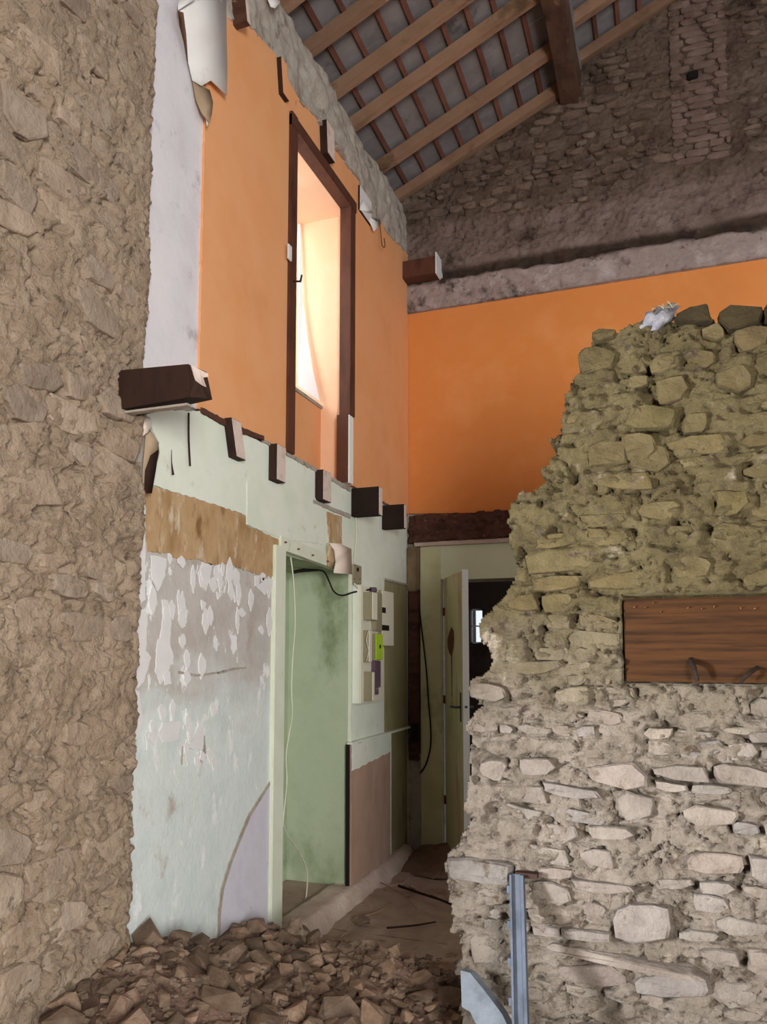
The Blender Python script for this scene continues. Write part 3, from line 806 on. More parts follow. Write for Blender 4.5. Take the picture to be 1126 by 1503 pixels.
# ---------------- roof
ceiling = struct(empty('ceiling', (0, 0, 0)))
SL = math.atan(0.455)
nx, nz = -math.sin(SL), math.cos(SL)     # roof normal (upwards)


def slope_box(name, x0, x1, y0, y1, d0, d1, m, parent=None, jit=0.0):
    """board lying along the slope from x0 to x1, standing d0..d1 above the rafters' underside"""
    V = []
    for d in (d0, d1):
        for (x, y) in ((x0, y0), (x1, y0), (x1, y1), (x0, y1)):
            V.append((x + nx * d + rng.uniform(-jit, jit), y + rng.uniform(-jit, jit), ZB(x) + nz * d + rng.uniform(-jit, jit)))
    F = [(0, 3, 2, 1), (4, 5, 6, 7), (0, 1, 5, 4), (1, 2, 6, 5), (2, 3, 7, 6), (3, 0, 4, 7)]
    return obj(name, V, F, m, parent)


RH = 0.078
for yc in (5.712, 5.295, 4.775, 4.44, 4.06, 3.70, 3.22, 2.8, 2.38, 1.95, 1.5, 1.05, .6, .15, -.3, -.75):
    slope_box('rafter', -2.2, rng.uniform(-.60, -.52), yc - .029, yc + .029, 0, RH, 'rafter', ceiling, .006)
for yc in (5.712, 5.33, 4.9, 4.5, 4.08, 3.70, 3.2, 2.8, 2.38, 1.95, 1.5, 1.05, .6, .15, -.3, -.75):
    slope_box('rafter', -.70, 2.05, yc - .029, yc + .029, .118, RH + .118, 'rafter', ceiling, .006)
bxs = []
s = -2.172
while s < 2.0:
    bxs.append(s); s += 0.1545
for i, s in enumerate(bxs):
    d = RH + (.118 if s > -.6 else 0)
    slope_box('batten', s, s + .030, -1.0, 5.76, d, d + .026, 'batten', ceiling, .003)
# slates: those in view one by one, the rest as a mass
SV, SF = [], []
def slate_vf(s, y0, y1):
    d = RH + .028 + (.118 if s > -.6 else 0)
    V = []
    for dd in (d, d + .007):
        for (x, y, e) in ((s - .02, y0, 0.010), (s + .165, y0, 0), (s + .165, y1, 0), (s - .02, y1, .010)):
            V.append((x + nx * (dd + e), y, ZB(x) + nz * (dd + e)))
    return V


BF = [(0, 3, 2, 1), (4, 5, 6, 7), (0, 1, 5, 4), (1, 2, 6, 5), (2, 3, 7, 6), (3, 0, 4, 7)]
ns = 0
for i, s in enumerate(bxs):
    y = 5.90 - (0.17 if i % 2 else 0)
    if i % 2: 
        pass
    y1 = 5.90
    while y1 > -1.0:
        wd = 0.17 if (i % 2 and y1 == 5.90) else 0.335
        y0 = y1 - wd + .004
        if s < 0.75 and y1 > 3.2 and ns < 300:
            o = obj('slate', slate_vf(s + rng.uniform(-.004, .004), y0, y1), BF, 'slate', ceiling); ns += 1
        else:
            n = len(SV); SV += slate_vf(s, y0, y1); SF += [tuple(k + n for k in q) for q in BF]
        y1 -= wd
o = obj('slate_covering', SV, SF, 'slate', ceiling); o['kind'] = 'stuff'
# far slope beyond the ridge, and the ridge
XR = 2.05
obj('far_slope', [(XR, -1, ZB(XR) + .24), (XR, 5.9, ZB(XR) + .24), (6.3, 5.9, ZB(XR) - 2.05), (6.3, -1, ZB(XR) - 2.05), (XR, -1, ZB(XR) + .28), (XR, 5.9, ZB(XR) + .28), (6.3, 5.9, ZB(XR) - 2.0), (6.3, -1, ZB(XR) - 2.0)], BF, 'slate', ceiling)
# purlin: heavy timber running into the gable, with a wedge block
pv, pf = [], []
ys = np.linspace(-1.0, 5.76, 24)
for k, y in enumerate(ys):
    for (x, zz) in ((-.665, 5.655), (-.525, 5.64), (-.510, 5.87), (-.650, 5.745)):
        pv.append((x + rng.uniform(-.012, .012), y, zz + rng.uniform(-.010, .010)))
for k in range(len(ys) - 1):
    for j in range(4): pf.append((k * 4 + j, k * 4 + (j + 1) % 4, (k + 1) * 4 + (j + 1) % 4, (k + 1) * 4 + j))
pf += [(0, 1, 2, 3), tuple((len(ys) - 1) * 4 + j for j in range(4))]
o = obj('purlin', pv, pf, 'purlin', ceiling)
tag(o, 'heavy dark purlin running into the gable')

# ---------------- broken stone wall in front
YR = 2.8
OUT = [(1126, 452), (1100, 458), (1070, 462), (1052, 467), (1044, 462), (1005, 463), (988, 468), (970, 474), (950, 472), (930, 479), (905, 486), (886, 484), (872, 485), (864, 500), (858, 508), (848, 528), (861, 534), (850, 548), (842, 556), (838, 562),
       (840, 572), (828, 582), (826, 592), (830, 604), (826, 620), (820, 632), (808, 645), (822, 650), (815, 664), (806, 676), (793, 700), (806, 704), (792, 714), (772, 722), (754, 733), (749, 752), (746, 785), (752, 808), (757, 830), (752, 846), (742, 866), (722, 893),
       (708, 918), (704, 938), (716, 952), (723, 972), (714, 990), (690, 998), (684, 1012), (696, 1030), (702, 1040), (688, 1052), (685, 1064), (694, 1078), (686, 1100), (694, 1120), (688, 1145), (692, 1163), (684, 1184), (692, 1200), (682, 1220), (672, 1240), (660, 1256), (654, 1272), (657, 1300), (662, 1322), (668, 1345), (664, 1362), (672, 1382), (676, 1400), (668, 1425), (672, 1460), (680, 1503), (684, 1560), (690, 1680)]
O2 = [(p[0], p[2]) for p in (on_y(u, v, YR) for u, v in OUT)]
poly = O2 + [(O2[-1][0], -0.1), (1.35, -0.1), (1.35, O2[0][1] + .02)]
BD = (-0.149, 1.20, 1.407, 1.688)


RS = []
GREYW = (1.12, 1.14, 1.18, 1)


def rstone(u0, v0, u1, v1, d=0.03, color=(1, 1, 1, 1), rot=0.0, out=0.0):
    a, b = on_y(u0, v0, YR), on_y(u1, v1, YR)
    RS.append(((a[0] + b[0]) / 2, (a[2] + b[2]) / 2, abs(b[0] - a[0]), abs(b[2] - a[2]), rot, d * .7, color, out + .0))
    return ((a[0] + b[0]) / 2, (a[2] + b[2]) / 2, abs(b[0] - a[0]) / 2, abs(b[2] - a[2]) / 2)


known = [rstone(*q) for q in [
    (862, 1116, 957, 1162, .034, (1.0, .97, .98, 1)), (1046, 1120, 1150, 1158, .034, (1.02, 1, 1, 1), -.1), (960, 1120, 1046, 1150, .025), (796, 1150, 882, 1174, .03, (.98, 1.0, 1.05, 1), -.1), (905, 1160, 962, 1205, .03), (655, 1254, 762, 1300, .045, (.98, 1.03, 1.10, 1), -.05, .02),
    (900, 1318, 985, 1388, .04, (1.2, 1.22, 1.28, 1), 0.05, .015), (1008, 1246, 1092, 1288, .03, (1.0, .95, .93, 1)), (1100, 1255, 1160, 1300, .03, GREYW), (820, 1360, 905, 1386, .03, (.98, 1.0, 1.04, 1)), (800, 1386, 1040, 1436, .05, (1.05, 1.03, 1.03, 1), -.04),
    (780, 1290, 840, 1330, .02), (1096, 1390, 1160, 1440, .03, (1.08, 1.04, 1.02, 1)), (1030, 1388, 1090, 1420, .03, (1.05, 1.04, 1.04, 1)), (860, 1210, 930, 1235, .02), (840, 1290, 930, 1316, .02, (1, .98, 1, 1)),
    (1060, 1065, 1110, 1080, .025, (1.05, 1.08, 1.0, 1)), (1098, 1072, 1150, 1092, .025), (1100, 1025, 1150, 1055, .03),
    (993, 458, 1046, 477, .05, (.36, .34, .32, 1), 0, .02), (1052, 456, 1120, 482, .05, (.36, .33, .30, 1), -.05, .02), (1117, 448, 1170, 468, .05, (.36, .33, .30, 1), 0, .02), (868, 486, 905, 498, .04, (.9, .9, .85, 1)), (848, 510, 905, 545, .04), (1075, 478, 1130, 512, .03, (.95, .9, .9, 1)), (1030, 478, 1066, 500, .03),
    (960, 555, 1010, 590, .03), (915, 598, 1000, 628, .03, (.95, .98, .92, 1), -.05), (1050, 540, 1108, 575, .035), (1000, 608, 1040, 634, .03), (910, 636, 965, 672, .03), (925, 652, 985, 690, .02), (860, 650, 925, 685, .03), (1050, 720, 1100, 755, .03, (1, 1, .9, 1)), (935, 735, 1000, 765, .03), (985, 812, 1046, 850, .03), (760, 1110, 815, 1140, .03),
    (704, 1110, 745, 1150, .03), (690, 1000, 745, 1030, .035), (1085, 640, 1150, 655, .04, (.95, .95, .9, 1)), (690, 1365, 745, 1420, .02), (700, 1300, 745, 1330, .03), (1000, 1180, 1085, 1215, .02, (1.04, 1.02, 1, 1))]]
z = 0.02
count = len(known)
while z < 2.72:
    h = rng.uniform(0.035, 0.085)
    x = -0.80
    while x < 1.2:
        w = h * rng.uniform(1.3, 3.6)
        xc, zc = x + w / 2, z + h / 2
        ok = in_poly(np.array([xc - w * .4, xc + w * .4, xc, xc]), np.array([zc, zc, zc + h * .4, zc - h * .4]), poly).all()
        ok = ok and not (xc + w / 2 > BD[0] - .01 and BD[2] - .01 - h / 2 < zc < BD[3] + .02 + h / 2)
        ok = ok and not any(abs(xc - k[0]) < (w / 2 + k[2]) * .85 and abs(zc - k[1]) < (h / 2 + k[3]) * .85 for k in known)
        if ok and count < 296 and rng.random() < .74:
            c = tint(.08)
            if zc < 1.3 and rng.random() < .35: c = rng.choice(((1.08, 1.1, 1.16, 1), (.92, .95, 1.02, 1), (1.02, .98, 1.0, 1)))
            RS.append((xc, zc, w, h * rng.uniform(.8, 1.1), rng.uniform(-.16, .16), rng.uniform(.010, .018), c, rng.uniform(-.022, -.004))); count += 1
        x += w + rng.uniform(0, .03)
    z += h


def right_h(u, w):
    d = carve(u, w, rough_masonry(u, w, 12, 1.0), RS, 8)
    bd = (u > BD[0] - .008) & (w > BD[2] - .004) & (w < BD[3] + .012)
    return np.where(bd, -0.075, d)


def right_keep(u, w):
    j = 0.012 * vnoise(u * 25, w * 25, 0, 81); k = 0.012 * vnoise(u * 25, w * 25, 0, 82)
    return in_poly(u + j, w + k, poly)


wall_right = struct(grid_wall('wall_right', np.arange(-0.9, 1.36, 0.0072), np.arange(-0.05, 2.80, 0.0072), right_h, right_keep, lambda u, w, d: np.stack([u, YR - d, w], 1), 0.46, 'mortar_right', back=False))
ORIGIN['wall_right'] = (0, 0, 0)
for q in RS:
    stone(wall_right, 'stone_right', (q[0], YR - q[7], q[1]), AX_Y, q[2], q[3], q[5], q[4], q[6], tilt=.07)
# reddish lintel board let into the wall, with bent nails
lint = box('lintel_board', (BD[0], YR + .012, BD[2]), (BD[1], YR + .068, BD[3]), 'lintel', wall_right, 0.004)
tag(lint, 'reddish brown wooden board let into the stone')
for (u, v, du, dv, m, r) in ((1014, 968, 10, 32, 'char', .009), (1112, 980, -26, 22, 'char', .007)):
    p = on_y(u, v, YR + .012); q = on_y(u + du, v + dv, YR - .04)
    tube('bent_nail', [p, (p + q) / 2 + np.array([0, -.02, .005]), q], [r, r, r * .7], m, lint, 6)
for (u, v) in ((930, 892), (948, 893), (970, 899), (1048, 892), (1008, 893), (1088, 893), (1106, 894), (958, 886), (1030, 894)):
    p = on_y(u, v, YR + .012); tube('nail', [p, p + np.array([rng.uniform(-.008, .008), -.012, rng.uniform(0, .004)])], .0022, 'rust', lint, 5, sub=1)

# ---------------- small window behind the brown casing, windows
w1 = struct(empty('window_1', (-2.36, 4.17, 3.12)))
fy0, fy1, fz0, fz1 = NA[0] + .012, NA[1] - .012, 3.13, NA[3] - .02
for nm, a, b in (('window_frame', (fy0, fz0), (fy0 + .05, fz1)), ('window_frame', (fy1 - .045, fz0), (fy1, fz1)), ('window_frame', (fy0, fz1 - .05), (fy1, fz1)), ('window_frame', (fy0, fz0), (fy1, fz0 + .05)), ('glazing_bar', ((fy0 + fy1) / 2 - .03, fz0), ((fy0 + fy1) / 2 + .03, fz1))):
    box(nm, (-2.40, a[0], a[1]), (-2.345, b[0], b[1]), 'white_wood', w1, .003)
box('pane', (-2.376, fy0 + .04, fz0 + .04), (-2.372, (fy0 + fy1) / 2, fz1 - .04), 'glass', w1)
box('pane', (-2.376, (fy0 + fy1) / 2, fz0 + .04), (-2.372, fy1 - .04, fz1 - .04), 'glass', w1)
t1 = struct(empty('trim_1', (XL, 4.17, HF)))
cy0 = on_x(425, 400, -1.88)[1]; cy1 = on_x(433, 400, -1.88)[1]
box('casing_post', (-1.95, cy0, HF - .01), (-1.872, cy1 + .008, 4.49), 'casing', t1, .003)
ry0 = on_x(513, 500, -1.88)[1]; ry1 = on_x(520, 500, -1.88)[1]
box('casing_post', (-1.95, ry0, 3.02), (-1.872, ry1, 4.47), 'casing', t1, .003)
o = box('bare_post', (-1.945, ry0, HF), (-1.878, ry1 - .012, 3.02), 'white_wood', t1, .003); tag(o, 'white unpainted lower length of the casing post')
box('dark_post_edge', (-1.96, ry0 - .012, HF), (-1.885, ry0 - .002, 3.02), 'casing', t1)
box('casing_head', (-1.95, cy0, 4.405), (-1.868, ry1 + .01, 4.475), 'casing', t1, .003)
p = on_x(425, 370, -1.87); box('strike_plate', (-1.875, p[1] - .02, p[2] - .045), (-1.865, p[1] + .022, p[2] + .04), 'flake', t1, .003)
p = on_x(437, 412, -1.93); tube('latch', [on_x(431, 413, -1.87), on_x(441, 413, -1.90), on_x(443, 404, -1.9)], .006, 'black', t1, 6, sub=1)

# kerb along the foot of the left wall
KV = []
def kerb_h(u, w): return 0.005 * fbm(u * 6, w * 10, 0, 4, 41)


k = struct(empty('trim_2', (-1.85, 4.6, 0)))
grid_wall('kerb_top', np.arange(-2.0, -1.70, 0.02), np.arange(3.3, 5.62, 0.02), lambda u, w: 0.10 + kerb_h(u, w) - 0.11 * np.clip((u + 1.845) / .05, 0, 1), lambda u, w: np.ones(u.shape, bool), lambda u, w, d: np.stack([u, w, d], 1), 0.0, 'kerb', k, back=False).parent = None
ko = [o for o in COL.objects if o.name.startswith('kerb_top')][0]
ko.parent = k; ko.matrix_parent_inverse = Matrix.Translation((1.85, -4.6, 0))

wf = struct(multi_box('wall_front_light_block', [((-2.6, -2.9, -.1), (0.7, -2.5, 7.2)), ((-2.6, -2.9, 3.4), (6.3, -2.5, 7.2))], 'plaster'))  # unseen wall added behind the viewer to block light from the left rear

# ---------------- back room seen through the door
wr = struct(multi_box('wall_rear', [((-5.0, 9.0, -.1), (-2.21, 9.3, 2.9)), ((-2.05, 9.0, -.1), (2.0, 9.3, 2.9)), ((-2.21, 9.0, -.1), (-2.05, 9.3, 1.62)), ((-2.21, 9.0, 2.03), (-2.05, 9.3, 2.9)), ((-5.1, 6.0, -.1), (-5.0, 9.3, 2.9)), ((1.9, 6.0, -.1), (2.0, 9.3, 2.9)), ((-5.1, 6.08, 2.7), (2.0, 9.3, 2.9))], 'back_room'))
w2 = struct(empty('window_2', (-2.13, 9.02, 1.62)))
for a, b in (((-2.21, 1.62), (-2.19, 2.03)), ((-2.07, 1.62), (-2.05, 2.03)), ((-2.21, 1.82), (-2.05, 1.835)), ((-2.21, 2.01), (-2.05, 2.03)), ((-2.21, 1.62), (-2.05, 1.64))):
    box('window_frame', (a[0], 9.03, a[1]), (b[0], 9.06, b[1]), 'white_wood', w2)
box('pane', (-2.20, 9.044, 1.63), (-2.06, 9.047, 2.02), 'glass', w2)

# ---------------- door
hx, hy = on_y(653, 1000, YB - .01)[0], YB - .01
free = np.array([-1.345, 5.255])
hv = np.array([hx, hy]); dirv = (free - hv) / np.linalg.norm(free - hv)
dw = float(np.linalg.norm(free - hv))
door = struct(empty('door_1', (hx, hy, 0.05)))
ang = math.atan2(dirv[1], dirv[0])


def dbox(name, s0, s1, t0, t1, z0, z1, m, parent=None, bev=0.0):
    """s along the leaf from the hinge, t across it (0 = face towards the viewer's left)"""
    par = parent or door
    V, F = box_vf((s0, t0, z0), (s1, t1, z1))
    nrm = np.array([-dirv[1], dirv[0]])      # away from the visible face?
    if nrm @ (np.array([0.0, 0.0]) - hv) > 0: pass
    V = [(hv[0] + dirv[0] * a + nrm[0] * b, hv[1] + dirv[1] * a + nrm[1] * b, c) for a, b, c in V]
    o = obj(name, V, F, m, par)
    if bev:
        bm = bmesh.new(); bm.from_mesh(o.data); bmesh.ops.bevel(bm, geom=bm.edges[:], offset=bev, segments=1, affect='EDGES'); bm.to_mesh(o.data); bm.free()
    return o


leaf = dbox('door_leaf', 0.0, dw - .006, 0, .038, .07, 2.075, 'door_paint', bev=.002)
e = dbox('door_edge', dw - .006, dw, 0.0, .045, .07, 2.085, 'white_wood'); tag(e, 'white painted free edge of the door')
dbox('door_gap_strip', -.012, -.003, .012, .03, .05, 2.07, 'white_wood')
for zz in (1.82, 1.16, .42): dbox('hinge', -.03, .025, -.006, .004, zz - .03, zz + .03, 'rust')
hz = on_y(672, 1038, 5.3)[2]
dbox('handle_plate', dw - .075, dw - .045, -.004, .0, hz - .10, hz + .10, 'steel')
nr = np.array([-dirv[1], dirv[0]])
def dpt(s, t, z): return np.array([hv[0] + dirv[0] * s + nr[0] * t, hv[1] + dirv[1] * s + nr[1] * t, z])
tube('door_handle', [dpt(dw - .06, 0, hz), dpt(dw - .06, -.045, hz), dpt(dw - .15, -.05, hz - .002)], .008, 'steel', door, 8, sub=1)
tube('door_handle', [dpt(dw - .06, .04, hz), dpt(dw - .06, .085, hz), dpt(dw - .15, .09, hz - .002)], .008, 'steel', door, 8, sub=1)
tube('lock_bolt', [dpt(dw - .004, .022, hz + .005), dpt(dw + .006, .022, hz + .005)], .009, 'steel', door, 8, sub=1)
# rust-brown stain with a long drip, real scraped patch a hair proud of the leaf
st = [(.10, 1.60), (.16, 1.66), (.24, 1.70), (.30, 1.67), (.31, 1.58), (.27, 1.52), (.24, 1.49), (.245, 1.30), (.235, 1.12), (.228, 1.12), (.222, 1.30), (.215, 1.48), (.15, 1.51), (.11, 1.55)]
p2 = ragged(st, .006, .03)
tri = tessellate_polygon([[Vector((a, b, 0)) for a, b in p2]])
obj('stain_patch', [dpt(a, -.0015, b) for a, b in p2], [tuple(t) for t in tri], 'rust', door)

# ================================================================== THINGS
# ---------------- meter board
mb = tag(empty('meter_board', (-1.9, 4.9, 1.15)), 'ivory electricity board with meter boxes on the green wall beside the recess', 'electric board')
bY0 = on_x(528.5, 950, -1.845)[1]
bY1 = on_x(563, 950, -1.845)[1]
box('backing_board', (-1.897, bY0, 1.19), (-1.848, bY1, 1.935), 'green', mb, .002)
box('front_rim', (-1.850, bY0 - .002, 1.19), (-1.838, bY0 + .035, 1.935), 'plastic_white', mb, .002)
box('front_plate', (-1.850, bY0 + .035, 1.19), (-1.842, bY1, 1.935), 'plastic_white', mb, .001)


def mbox(name, u0, u1, u2, v0, v1, m, mf, base=-1.842, sub=None):
    """box on the board: side face from u0 to u1, front face from u1 to u2"""
    y0 = on_x(u0, v0, base)[1]; z1 = on_x(u0, v0, base)[2]; z0 = on_x(u0, v1, base)[2]
    xe = on_y(u1, (v0 + v1) / 2, y0)[0]
    y1 = max(on_x(u2, (v0 + v1) / 2, xe)[1], y0 + .015)
    o = box(name, (base - .002, y0, z0), (xe, y1, z1), m, mb, .002)
    c = box('front_cover', (xe - .001, y0 + .003, z0 + .003), (xe + .006, y1 - .003, z1 - .003), mf, o, .001)
    return o, (y0, y1, z0, z1, xe)


mbox('fuse_box', 533, 546, 553, 869, 910, 'plastic_grey', 'plastic_white')
mbox('cable_duct', 545, 551, 560, 869, 926, 'plastic_grey', 'plastic_grey')
o, q = mbox('distribution_panel', 555, 560, 577, 866, 948, 'plastic_grey', 'plastic_white')
for (u0, u1, v0, v1) in ((560, 566, 891, 900), (560, 571, 917, 926)):
    a = on_x(u0, v0, q[4] + .007); b = on_x(u1, v1, q[4] + .007)
    box('breaker_window', (q[4] + .004, a[1], b[2]), (q[4] + .009, b[1], a[2]), 'black', o)
mbox('junction_cover', 533, 541, 545, 925, 972, 'plastic_grey', 'plastic_white')
o, q = mbox('smart_meter', 541, 551, 561, 930, 969, 'plastic_grey', 'lime')
tag(o, 'lime green fronted meter')
a = on_x(559, 949, q[4] + .008); box('meter_button', (q[4] + .004, a[1] - .02, a[2] - .012), (q[4] + .010, a[1], a[2] + .012), 'black', o)
o, q = mbox('relay_box', 545, 549, 558, 970, 1010, 'purple', 'purple'); tag(o, 'dark plum relay box')
mbox('relay_box', 550, 552, 555, 1000, 1020, 'purple', 'purple')
mbox('main_switch', 534, 546, 549, 986, 1029, 'plastic_grey', 'plastic_white')
p = [on_x(u, v, -1.80) for u, v in ((541, 925), (538, 940), (541, 955), (538, 970))]
tube('meter_wire', p, .003, 'cable_white', mb, 6)
# ---------------- surface socket box above the board
p0 = on_x(517, 828, -1.892); p1 = on_x(530, 856, -1.85)
jb = tag(empty('junction_box', (-1.89, p0[1], p1[2])), 'small grimy grey junction box above the meter board, black hole in its face', 'junction box')
xe = on_y(520, 840, p0[1])[0]
box('box_body', (-1.894, p0[1], p1[2]), (xe, on_x(531, 840, xe)[1], p0[2]), 'plastic_grey', jb, .003)
c = on_x(525, 836, xe + .003); tube('knockout', [c, c + np.array([.004, 0, 0])], .014, 'black', jb, 10, sub=1)
for u, v in ((520, 850), (528, 850), (521, 830)):
    c = on_x(u, v, xe); tube('screw', [c, c + np.array([.004, 0, 0])], .004, 'rust', jb, 6, sub=1)
# cables
o = tube('cable', [on_x(522, 745, -1.885), on_x(523, 790, -1.887), on_x(521, 815, -1.885), on_x(521, 828, -1.885)], .004, 'cable_white', sides=6, loc=on_x(521, 828, -1.885)); tag(o, 'thin grey cable dropping from black joist ends to the junction box', 'cable')
o = tube('cable', [on_x(520, 856, -1.87), on_x(527, 864, -1.86), on_x(540, 863, -1.85), on_x(550, 868, -1.83)], .006, 'cable_white', sides=6, loc=on_x(527, 864, -1.86)); tag(o, 'short pale cable from the junction box to the top of the meter board', 'cable')
p = on_x(548, 866, -1.82); o = tube('cable_gland', [p - np.array([.02, 0, 0]), p + np.array([.02, 0, 0])], [.02, .017], 'purple', sides=10, loc=p, sub=1); tag(o, 'round dark cable gland on the top edge of the meter board', 'cable gland')
o = tube('cable', [on_x(428, 841, -2.2), on_x(452, 838, -2.1), on_x(474, 838, -2.0), on_x(483, 853, -1.95), on_x(490, 868, -1.92), on_x(502, 874, -1.89), on_x(520, 869, -1.875), on_x(545, 865, -1.83)], .0055, 'black', sides=6, loc=on_x(502, 874, -1.89))
tag(o, 'black cable looping out of the green recess to the meter board', 'cable')
o = tube('cable', [on_x(430, 840, -2.15), on_x(450, 836, -2.1), on_x(466, 835, -2.05)], .011, 'black', sides=6, loc=on_x(450, 836, -2.1)); tag(o, 'short thick black cable end high in the green recess', 'cable')
wc = [(416, 797), (424, 806), (429, 835), (432, 870), (433, 920), (430, 960), (428, 1010), (429, 1050), (424, 1080), (420, 1110), (421, 1150), (417, 1190), (416, 1210), (424, 1228), (438, 1248), (450, 1275), (451, 1300), (449, 1318)]
o = tube('cable', [on_x(u, v, -1.93 if v < 1200 else -1.93 - (v - 1200) / 118 * .10) for u, v in wc], .0042, 'cable_white', sides=6, loc=on_x(416, 797, -1.9)); tag(o, 'long thin off-white cable hanging down the left side of the green recess', 'cable')
bc = [(611, 855), (615, 890), (621, 940), (626, 985), (629, 1030), (632, 1065), (632, 1095), (626, 1120), (617, 1135)]
o = tube('cable', [on_y(u, v, YB - .02) for u, v in bc], .006, 'black', sides=6, loc=on_y(617, 1135, YB - .02)); tag(o, 'black cable curving down the green board left of the door', 'cable')
# socket on the corner post
p = on_y(610, 1075, YB - .06); o = box('socket', (p[0] - .03, YB - .085, p[2] - .07), (p[0] + .03, YB - .055, p[2] + .07), 'black', bev=.004, loc=p); tag(o, 'small dark socket at the foot of the corner timber', 'socket')

# ---------------- leaning hardboard panel under the meter board
hp = tag(empty('hardboard_panel', (-1.88, 5.0, 0.1)), 'reddish brown hardboard sheet with a pale green top standing under the meter board', 'panel')
y0, y1 = on_x(516, 1200, -1.865)[1], on_x(573, 1180, -1.865)[1]
zt = 0.945; zs = .80
box('sheet', (-1.885, y0, 0.10), (-1.865, y1, zt), 'hardboard', hp, .002)
panel('green_top', [(-1.862, y0, zs - .015), (-1.862, y1, zs + .02), (-1.862, y1, zt), (-1.862, y0, zt)], 'x', -.004, 'green', hp, .006, .03)
box('side_gap_shade', (-1.895, y0 - .02, 0.08), (-1.875, y0 - .004, zt), 'black', hp)  # black strip stands in for the shade in the gap beside the sheet
box('edge_strip', (-1.89, y1, .12), (-1.860, y1 + .008, zt), 'white_wood', hp)
box('top_ledge', (-1.897, y0, zt), (-1.86, 5.72, zt + .012), 'green', hp)

box('olive_shade_board', (-1.90, 5.20, .05), (-1.894, 5.70, 2.02), 'olive_shade_board', wall_left)  # dark sheet stands in for shade cast here by the broken wall
box('ledge_strip', (-1.90, 5.18, 2.02), (-1.882, 5.70, 2.035), 'plaster', wall_left)

# ---------------- torn papers
fl = tag(empty('torn_wallpaper', tuple(on_x(300, 60, -1.87))), 'large white torn wallpaper flap hanging over the top left of the orange wall', 'wallpaper')


def flap(name, px, xs, m, parent):
    p2 = px; n = len(p2)
    V = [on_x(u, v, x) for (u, v), x in zip(p2, xs)]
    V2 = [p + np.array([-.003, 0, 0]) for p in V]
    tri = tessellate_polygon([[Vector((a, b, 0)) for a, b in p2]])
    F = [tuple(t) for t in tri] + [tuple(i + n for i in reversed(t)) for t in tri] + [(i, (i + 1) % n, (i + 1) % n + n, i + n) for i in range(n)]
    return obj(name, V + V2, F, m, parent, smooth=True)


flap('hanging_sheet', [(263, 16), (270, 18), (274, 50), (277, 92), (283, 118), (296, 126), (310, 118), (333, 140), (334, 100), (333, 60), (332, -20), (290, -20), (284, 2)], [-1.86, -1.84, -1.86, -1.88, -1.885, -1.87, -1.86, -1.85, -1.85, -1.86, -1.88, -1.88, -1.86], 'paper_white', fl)
flap('edge_shadow', [(262, 15), (268, 20), (272, 50), (276, 90), (271, 62), (265, 40)], [-1.85, -1.84, -1.86, -1.885, -1.895, -1.895], 'rust', fl)  # dark red strip painted in for the shadow along the flap's left edge
flap('fold', [(262, 15), (284, 1), (296, -12), (292, -20), (270, -20), (262, 4)], [-1.85, -1.85, -1.86, -1.88, -1.89, -1.88], 'paper_white', fl)
tp = tag(empty('torn_wallpaper', tuple(on_x(298, 150, -1.88))), 'small tan torn paper scrap just below the large white flap', 'wallpaper')
flap('hanging_sheet', [(283, 119), (296, 124), (308, 132), (313, 150), (311, 168), (307, 180), (296, 165), (288, 146)], [-1.89, -1.87, -1.87, -1.86, -1.86, -1.85, -1.87, -1.885], 'paper_tan', tp)
flap('white_tip', [(303, 174), (308, 178), (304, 186)], [-1.86, -1.855, -1.86], 'flake', tp)
cf = tag(empty('torn_card', tuple(on_x(500, 820, -1.86))), 'curled pinkish card flap over the right end of the recess header', 'card')
flap('curled_card', [(484, 797), (500, 798), (516, 806), (517, 843), (490, 841), (493, 825), (491, 808)], [-1.87, -1.85, -1.83, -1.82, -1.83, -1.86, -1.87], 'card_pink', cf)
flap('dark_backing', [(481, 797), (490, 806), (492, 822), (489, 836), (481, 830)], [-1.88, -1.87, -1.865, -1.875, -1.88], 'kraft', cf)
hb = tag(empty('torn_lining', tuple(on_x(220, 670, -1.84))), 'torn brown strip of lining peeling off under the broken beam end', 'lining')
flap('peeling_strip', [(214, 640), (222, 632), (233, 650), (234, 665), (229, 685), (224, 705), (222, 724), (210, 724), (210, 690)], [-1.86, -1.84, -1.83, -1.84, -1.85, -1.86, -1.87, -1.86, -1.85], 'paper_tan', hb)
flap('dark_edge', [(222, 668), (233, 660), (229, 690), (223, 724), (212, 724), (214, 690)], [-1.83, -1.825, -1.845, -1.86, -1.855, -1.84], 'dark_wood', hb)
flap('pale_scrap', [(212, 610), (220, 612), (224, 622), (218, 634), (210, 640)], [-1.87, -1.85, -1.84, -1.85, -1.86], 'card_pink', hb)
ws = tag(empty('torn_wallpaper', tuple(on_x(537, 305, -1.87))), 'white torn scrap at the upper corner of the brown casing', 'wallpaper')
flap('scrap', [(528, 308), (534, 292), (546, 308), (548, 313)], [-1.88, -1.86, -1.85, -1.86], 'paper_white', ws)
flap('lower_scrap', [(537, 316), (545, 320), (556, 318), (560, 328), (549, 340), (545, 330)], [-1.88, -1.875, -1.87, -1.87, -1.86, -1.875], 'paper_white', ws)
rag = tag(empty('white_rag', tuple(on_x(400, 5, -1.86))), 'white rag stuck on the wall head beside the topmost rafter', 'rag')
flap('cloth', [(392, -4), (398, 10), (404, 12), (411, 4), (412, -6)], [-1.86, -1.84, -1.83, -1.84, -1.86], 'paper_white', rag)
wh = tube('wire_hook', [on_x(557, 322, -1.87), on_x(559, 342, -1.85), on_x(561, 360, -1.84), on_x(565, 362, -1.835), on_x(564, 350, -1.84)], .004, 'rust', sides=6, loc=on_x(560, 345, -1.87)); tag(wh, 'rusty wire hook hanging on the orange wall right of the brown casing', 'wire')
